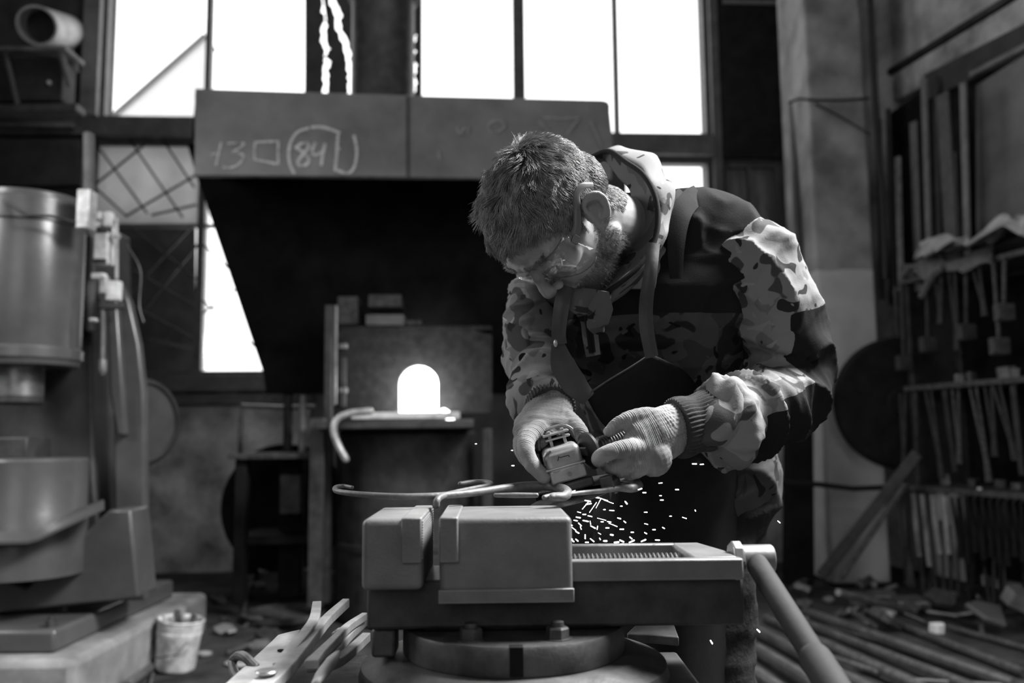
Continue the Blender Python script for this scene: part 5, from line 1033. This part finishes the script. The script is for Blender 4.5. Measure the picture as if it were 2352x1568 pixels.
# gathered hem roll of the left sleeve
hm = MB(); hc_ = at(1664, 970, 1.235); ax_ = (WL-EL).normalized()
rings = []
for t, rr0 in ((-.032, .052), (-.014, .061), (.002, .064), (.014, .056), (.024, .044), (.03, .036)):
    q = hc_+ax_*t; A = UP-ax_*UP.dot(ax_); A.normalize(); Bv = ax_.cross(A); rings.append([q+(A*math.cos(2*math.pi*k/40)*1.1+Bv*math.sin(2*math.pi*k/40)*.85)*rr0*(1+.075*math.sin(k*2*math.pi/40*9+t*70)+.05*math.sin(k*2*math.pi/40*15+t*110)) for k in range(40)])
hm.loft(rings); me, c_ = cloth(hm, .004, 3, [], 'sleeve_hem', None, None, .004, 3.3); organic(me, 'sleeve_hem', 'camo', jacket)
def cuff(p0, p1, r0, r1, nm='cuff', rq=1.0, ref=None):
    n = 168; rings = []; t = (Vector(p1)-Vector(p0)); L_ = t.length; t.normalize(); A = (ref or UP); A = (A-t*A.dot(t)).normalized(); Bv = t.cross(A)
    for s_ in np.linspace(0, 1, 9):
        q = Vector(p0)+t*L_*s_; r_ = r0+(r1-r0)*s_+.0018*math.sin(s_*9); rings.append([q+(A*math.cos(2*math.pi*k/n)+Bv*math.sin(2*math.pi*k/n)*rq)*(r_+(.0013 if k % 4 < 2 else -.0009)) for k in range(n)])
    rings.append([q+(A*math.cos(2*math.pi*k/n)+Bv*math.sin(2*math.pi*k/n)*rq)*(r_-.006) for k in range(n)])
    return MB().loft(rings).build(nm, 'knit', jacket, smooth=60)
cuff(at(1640, 962, 1.232), at(1553, 984, 1.206), .041, .0405, rq=.85); cuff(at(1250, 898, 1.325), at(1266, 940, 1.272), .036, .0345)
# pocket flap with a button on the right sleeve
fl2 = MB(); fl2.grid([[at(1158+9*k+4*j, 730+5*k+24*j+3*math.sin(k), 1.395-.007*k+.0003*k*k-.006*j) for k in range(7)] for j in range(5)], .004); fo = fl2.build('pocket_flap', 'camo', jacket, smooth=180)
MB().lathe([(.001, 0), (.008, 0), (.008, .003), (.001, .004)], at(1203, 822, 1.332), axis=-F0, n=18).build('button', 'cloth_dark', jacket)
# hood lying open round the neck
rim = [(1352, 366, 1.42), (1398, 348, 1.37), (1440, 374, 1.315), (1478, 402, 1.285), (1505, 450, 1.262), (1512, 510, 1.25), (1500, 565, 1.24), (1466, 615, 1.228), (1425, 650, 1.225), (1392, 672, 1.235)]
out_ = [(1400, 380, 1.45), (1440, 372, 1.44), (1490, 380, 1.42), (1525, 405, 1.39), (1540, 455, 1.36), (1535, 520, 1.34), (1515, 580, 1.325), (1480, 632, 1.315), (1440, 672, 1.31), (1400, 700, 1.32)]
inn_ = [(1372, 378, 1.45), (1392, 372, 1.40), (1420, 408, 1.36), (1446, 438, 1.335), (1452, 490, 1.32), (1446, 530, 1.31), (1434, 570, 1.295), (1416, 604, 1.28), (1400, 632, 1.27), (1380, 655, 1.27)]
def sp3(q): return [tuple(at(*p)) for p in q]
Rm_, Om_, Im_ = spl(sp3(rim), 6), spl(sp3(out_), 6), spl(sp3(inn_), 6); rows = []
for k in range(len(Rm_)):
    w1 = .006*math.sin(k*.55)+.005*vnoise(np.array([[k*.21, 1.3, 2.2]]))[0]; r0, o0, i0 = Vector(Rm_[k]), Vector(Om_[k]), Vector(Im_[k]); row = []
    for t in np.linspace(0, 1, 8): row.append(o0*(1-t)+r0*t+iv(.5, .8, .5)*(.020*math.sin(math.pi*t)+w1*math.sin(math.pi*t)))
    for t in np.linspace(0, 1, 7)[1:]: row.append(r0*(1-t)+i0*t-iv(.0, .3, .6)*(.008*math.sin(math.pi*t)))
    rows.append(row)
ho = MB().grid(rows, .004).build('hood', 'camo', jacket, smooth=180)
M['camo_lining'] = camo_mat('hood_lining', .32)
ho.data.materials.append(M['camo_lining']); nc = len(rows[0])-1
mi = np.zeros(len(ho.data.polygons), np.int32)
for i in range(len(rows)-1):
    for k in range(7, nc): mi[i*nc+k] = 1
ho.data.polygons.foreach_set('material_index', mi)
MB().tube([Vector(p)+iv(-.3, .2, .6)*.003 for p in Rm_], .0042, 8, round_=True).build('hood_edge', 'cloth_dark', jacket, smooth=180)
# upright collar points and zip on the chest
def strip(pts, w_, nm, m, par, th=.003, seed=0):
    P_ = spl([tuple(at(*p)) for p in pts], 6); W_ = np.interp(np.linspace(0, 1, len(P_)), np.linspace(0, 1, len(w_)), w_); rows = []
    for i, q in enumerate(P_):
        t = (Vector(P_[min(i+1, len(P_)-1)])-Vector(P_[max(i-1, 0)])).normalized(); a = t.cross(F0).normalized(); rows.append([Vector(q)+a*W_[i]*s_-F0*(.003*(1-4*s_*s_)) for s_ in (-.5, -.25, 0, .25, .5)])
    return MB().grid(rows, th).build(nm, m, par, smooth=60)
strip([(1338, 705, 1.275), (1352, 735, 1.285), (1356, 775, 1.30), (1362, 815, 1.315)], [.026, .024, .022, .020], 'zip_placket', 'camo', jacket)
strip([(1348, 722, 1.270), (1354, 760, 1.288), (1360, 808, 1.308)], [.006, .006, .006], 'zip', 'apron', jacket)
strip([(1386, 668, 1.225), (1380, 705, 1.235), (1372, 745, 1.255), (1382, 762, 1.27)], [.012, .034, .030, .004], 'collar_flap', 'camo_lining', jacket)
strip([(1300, 670, 1.245), (1330, 690, 1.245), (1372, 690, 1.24)], [.012, .04, .03], 'collar_flap', 'camo_lining', jacket)
# apron
def sheet_rows(rws, nu=14, nv=5, seed=1.0, amp=.006):
    R_ = [spl([tuple(at(*p)) for p in r_], 5) for r_ in rws]; cols = [spl([R_[j][k] for j in range(len(R_))], nv) for k in range(len(R_[0]))]
    out = []
    for j in range(len(cols[0])):
        row = np.array([cols[k][j] for k in range(len(cols))]); row = row-np.array(F0)*(amp*fbm(row*9+seed, 2))[:, None]; out.append([Vector(q) for q in row])
    return out
ap = MB().grid(sheet_rows([[(1345, 908, 1.275), (1400, 872, 1.262), (1450, 842, 1.258), (1496, 812, 1.262)],
    [(1375, 960, 1.31), (1440, 930, 1.30), (1510, 890, 1.31), (1580, 860, 1.345)],
    [(1420, 1015, 1.36), (1490, 1000, 1.35), (1570, 980, 1.37), (1640, 960, 1.42)],
    [(1415, 1075, 1.41), (1510, 1080, 1.385), (1640, 1075, 1.40), (1752, 1060, 1.56)],
    [(1400, 1200, 1.48), (1500, 1210, 1.42), (1630, 1220, 1.43), (1758, 1210, 1.56)],
    [(1390, 1420, 1.50), (1500, 1430, 1.43), (1600, 1440, 1.44), (1715, 1440, 1.55)],
    [(1380, 1700, 1.52), (1500, 1710, 1.45), (1600, 1720, 1.45), (1700, 1720, 1.55)]]), .003)
apron = ap.build('apron', 'apron', man, smooth=180)
MB().tube(spl([tuple(at(*p)) for p in ((1344, 909, 1.272), (1400, 872, 1.259), (1450, 842, 1.255), (1497, 811, 1.259))], 6), .0014, 6, round_=True).build('edge_seam', 'strap', apron, smooth=180)
strip([(1300, 658, 1.235), (1290, 700, 1.225), (1283, 760, 1.228), (1286, 790, 1.232)], [.020, .020, .018, .017], 'strap', 'strap', apron)
strip([(1281, 790, 1.236), (1292, 835, 1.245), (1318, 880, 1.262), (1350, 915, 1.274)], [.016, .034, .036, .022], 'strap_tab', 'strap', apron)
MB().ell(at(1276, 788, 1.226), .003, .003, .0055, 12, 8).build('strap_rivet', 'pale_metal', apron, smooth=180)
strip([(1500, 560, 1.215), (1494, 620, 1.205), (1484, 690, 1.212), (1484, 750, 1.23), (1496, 818, 1.256)], [.016, .016, .017, .018, .017], 'strap', 'strap', apron)
strip([(1602, 447, 1.352), (1584, 460, 1.328), (1562, 495, 1.305), (1552, 560, 1.295), (1552, 640, 1.30)], [.030, .032, .030, .024, .016], 'shoulder_strap', 'cloth_dark', apron, .004)
strip([(1566, 447, 1.352), (1550, 463, 1.328), (1530, 500, 1.31)], [.02, .018, .012], 'shoulder_strap', 'cloth_dark', apron, .004)
# trousers and boots
tr = MB(); tr.tube([at(1572, 1060, 1.59), PEL, PEL*.5+(HIPL+HIPR)*.25-V(0, 0, .03)], [.152, .165, .15], 24, ref=SA, ratio=.78, round_=True)
for h_, k_, a_ in ((HIPL, KNL, ANL), (HIPR, KNR, ANR)): tr.tube([h_+V(0, 0, .02), h_, h_*.5+k_*.5, k_, k_*.5+a_*.5, a_+V(0, 0, .03)], [.09, .097, .088, .076, .072, .068], 20, round_=True)
axl = [HIPL, KNL, ANL]; me, c_ = cloth(tr, .008, 5, [(axl, .008, 9, 6.0), (axl, .004, 23, 2.0)], 't', None, None, .007, 7.0); organic(me, 'trousers', 'trousers', man)
for a_ in (ANL, ANR):
    bt = MB(); bt.tube([a_+V(0, 0, .08), a_+V(0, 0, .0), a_+V(-.025, -.03, -.035), a_+V(-.075, -.10, -.045), a_+V(-.12, -.165, -.05)], [.05, .05, .052, .048, .036], 16, round_=True)
    me = fuse(bt, .006, 4); c_ = coords(me); c_[:, 2] = np.maximum(c_[:, 2], .002); setco(me, c_); organic(me, 'boot', 'boot', man)
# --- knitted gloves
def glove(palm, prad, pratio, ref, fingers, extra, axis_pts, nm='glove'):
    mb = MB(); mb.tube(palm, prad, 20, ref=ref, ratio=pratio, round_=True)
    for pts, rr_ in fingers:
        P_ = spl([tuple(p) for p in pts], 4); mb.tube(P_, list(np.interp(np.linspace(0, 1, len(P_)), np.linspace(0, 1, len(rr_)), rr_)), 12, round_=True)
    for e in extra: mb.ell(*e)
    me = fuse(mb, .0022, 4); c_ = coords(me); n_ = normals(me)
    t, d_, L_ = pathparam(c_, axis_pts); a0, a1 = np.array(axis_pts[0]), np.array(axis_pts[-1]); ax = (a1-a0)/np.linalg.norm(a1-a0); A = np.array(ref); A = A-ax*(A@ax); A /= np.linalg.norm(A); Bv = np.cross(ax, A)
    rel = c_-a0; ang = np.arctan2(rel@A, rel@Bv); fade = np.clip(1-t/(L_*.62), 0, 1)
    c_ = c_+n_*((np.sin(ang*44)*.0011*fade)+fbm(c_*60, 2)*.0007+np.sin(t*700)*.00025*(1-fade))[:, None]; setco(me, c_)
    aa = me.attributes.new('rib', 'FLOAT', 'POINT'); aa.data.foreach_set('value', (ang*.02*fade+t*(1-fade)*.9).astype(np.float32)); return organic(me, nm, 'glove', man)
glove([at(1560, 980, 1.212), at(1535, 990, 1.198), at(1503, 1007, 1.178), at(1474, 1030, 1.166), at(1458, 1044, 1.162)], [.034, .037, .0415, .039, .030], [.72, .66, .52, .48, .45], UP,
      [([at(1474, 1024, 1.158), at(1436, 1028, 1.136), at(1400, 1038, 1.127), at(1376, 1051, 1.137), at(1376, 1060, 1.156)], [.0125, .0115, .0105, .0100, .0085]),
       ([at(1456, 1040, 1.158), at(1432, 1056, 1.148), at(1412, 1068, 1.150), at(1404, 1074, 1.162), at(1410, 1072, 1.178)], [.0118, .0110, .0102, .0098, .009]),
       ([at(1466, 1056, 1.160), at(1446, 1070, 1.154), at(1430, 1080, 1.158), at(1424, 1083, 1.170), at(1430, 1080, 1.184)], [.0115, .0105, .0098, .0094, .0085]),
       ([at(1482, 1070, 1.166), at(1466, 1082, 1.162), at(1452, 1088, 1.168), at(1446, 1089, 1.180), at(1452, 1085, 1.192)], [.0105, .0095, .0088, .0084, .008]),
       ([at(1526, 972, 1.180), at(1490, 956, 1.170), at(1455, 958, 1.162), at(1424, 972, 1.160), at(1400, 990, 1.166)], [.016, .0130, .0112, .0105, .0085])],
      [(at(1500, 1050, 1.172), .026, .022, .026)], [at(1572, 976, 1.22), at(1500, 1005, 1.18), at(1390, 1050, 1.15)])
rf = []
for i in range(4):
    o = V(0, .021*i, 0); dx = 3*i
    rf.append(([at(1236-dx, 985, 1.205)+o, at(1212-dx, 1004, 1.185)+o, at(1208-dx, 1032, 1.170)+o, at(1222, 1066, 1.160)+o, at(1250, 1096, 1.158)+o], [.0135, .0130, .0125, .0115, .0095]))
rf.append(([at(1285, 958, 1.245), at(1312, 972, 1.225), at(1330, 990, 1.205), at(1342, 1014, 1.196)], [.017, .0145, .0125, .010]))
glove([at(1264, 925, 1.285), at(1262, 942, 1.268), at(1256, 968, 1.248), at(1245, 988, 1.232), at(1236, 1000, 1.225)], [.033, .035, .042, .044, .040], [.85, .75, .60, .58, .6], RI, rf, [(at(1284, 978, 1.235), .032, .03, .018)], [at(1266, 922, 1.29), at(1250, 985, 1.235), at(1230, 1060, 1.18)])
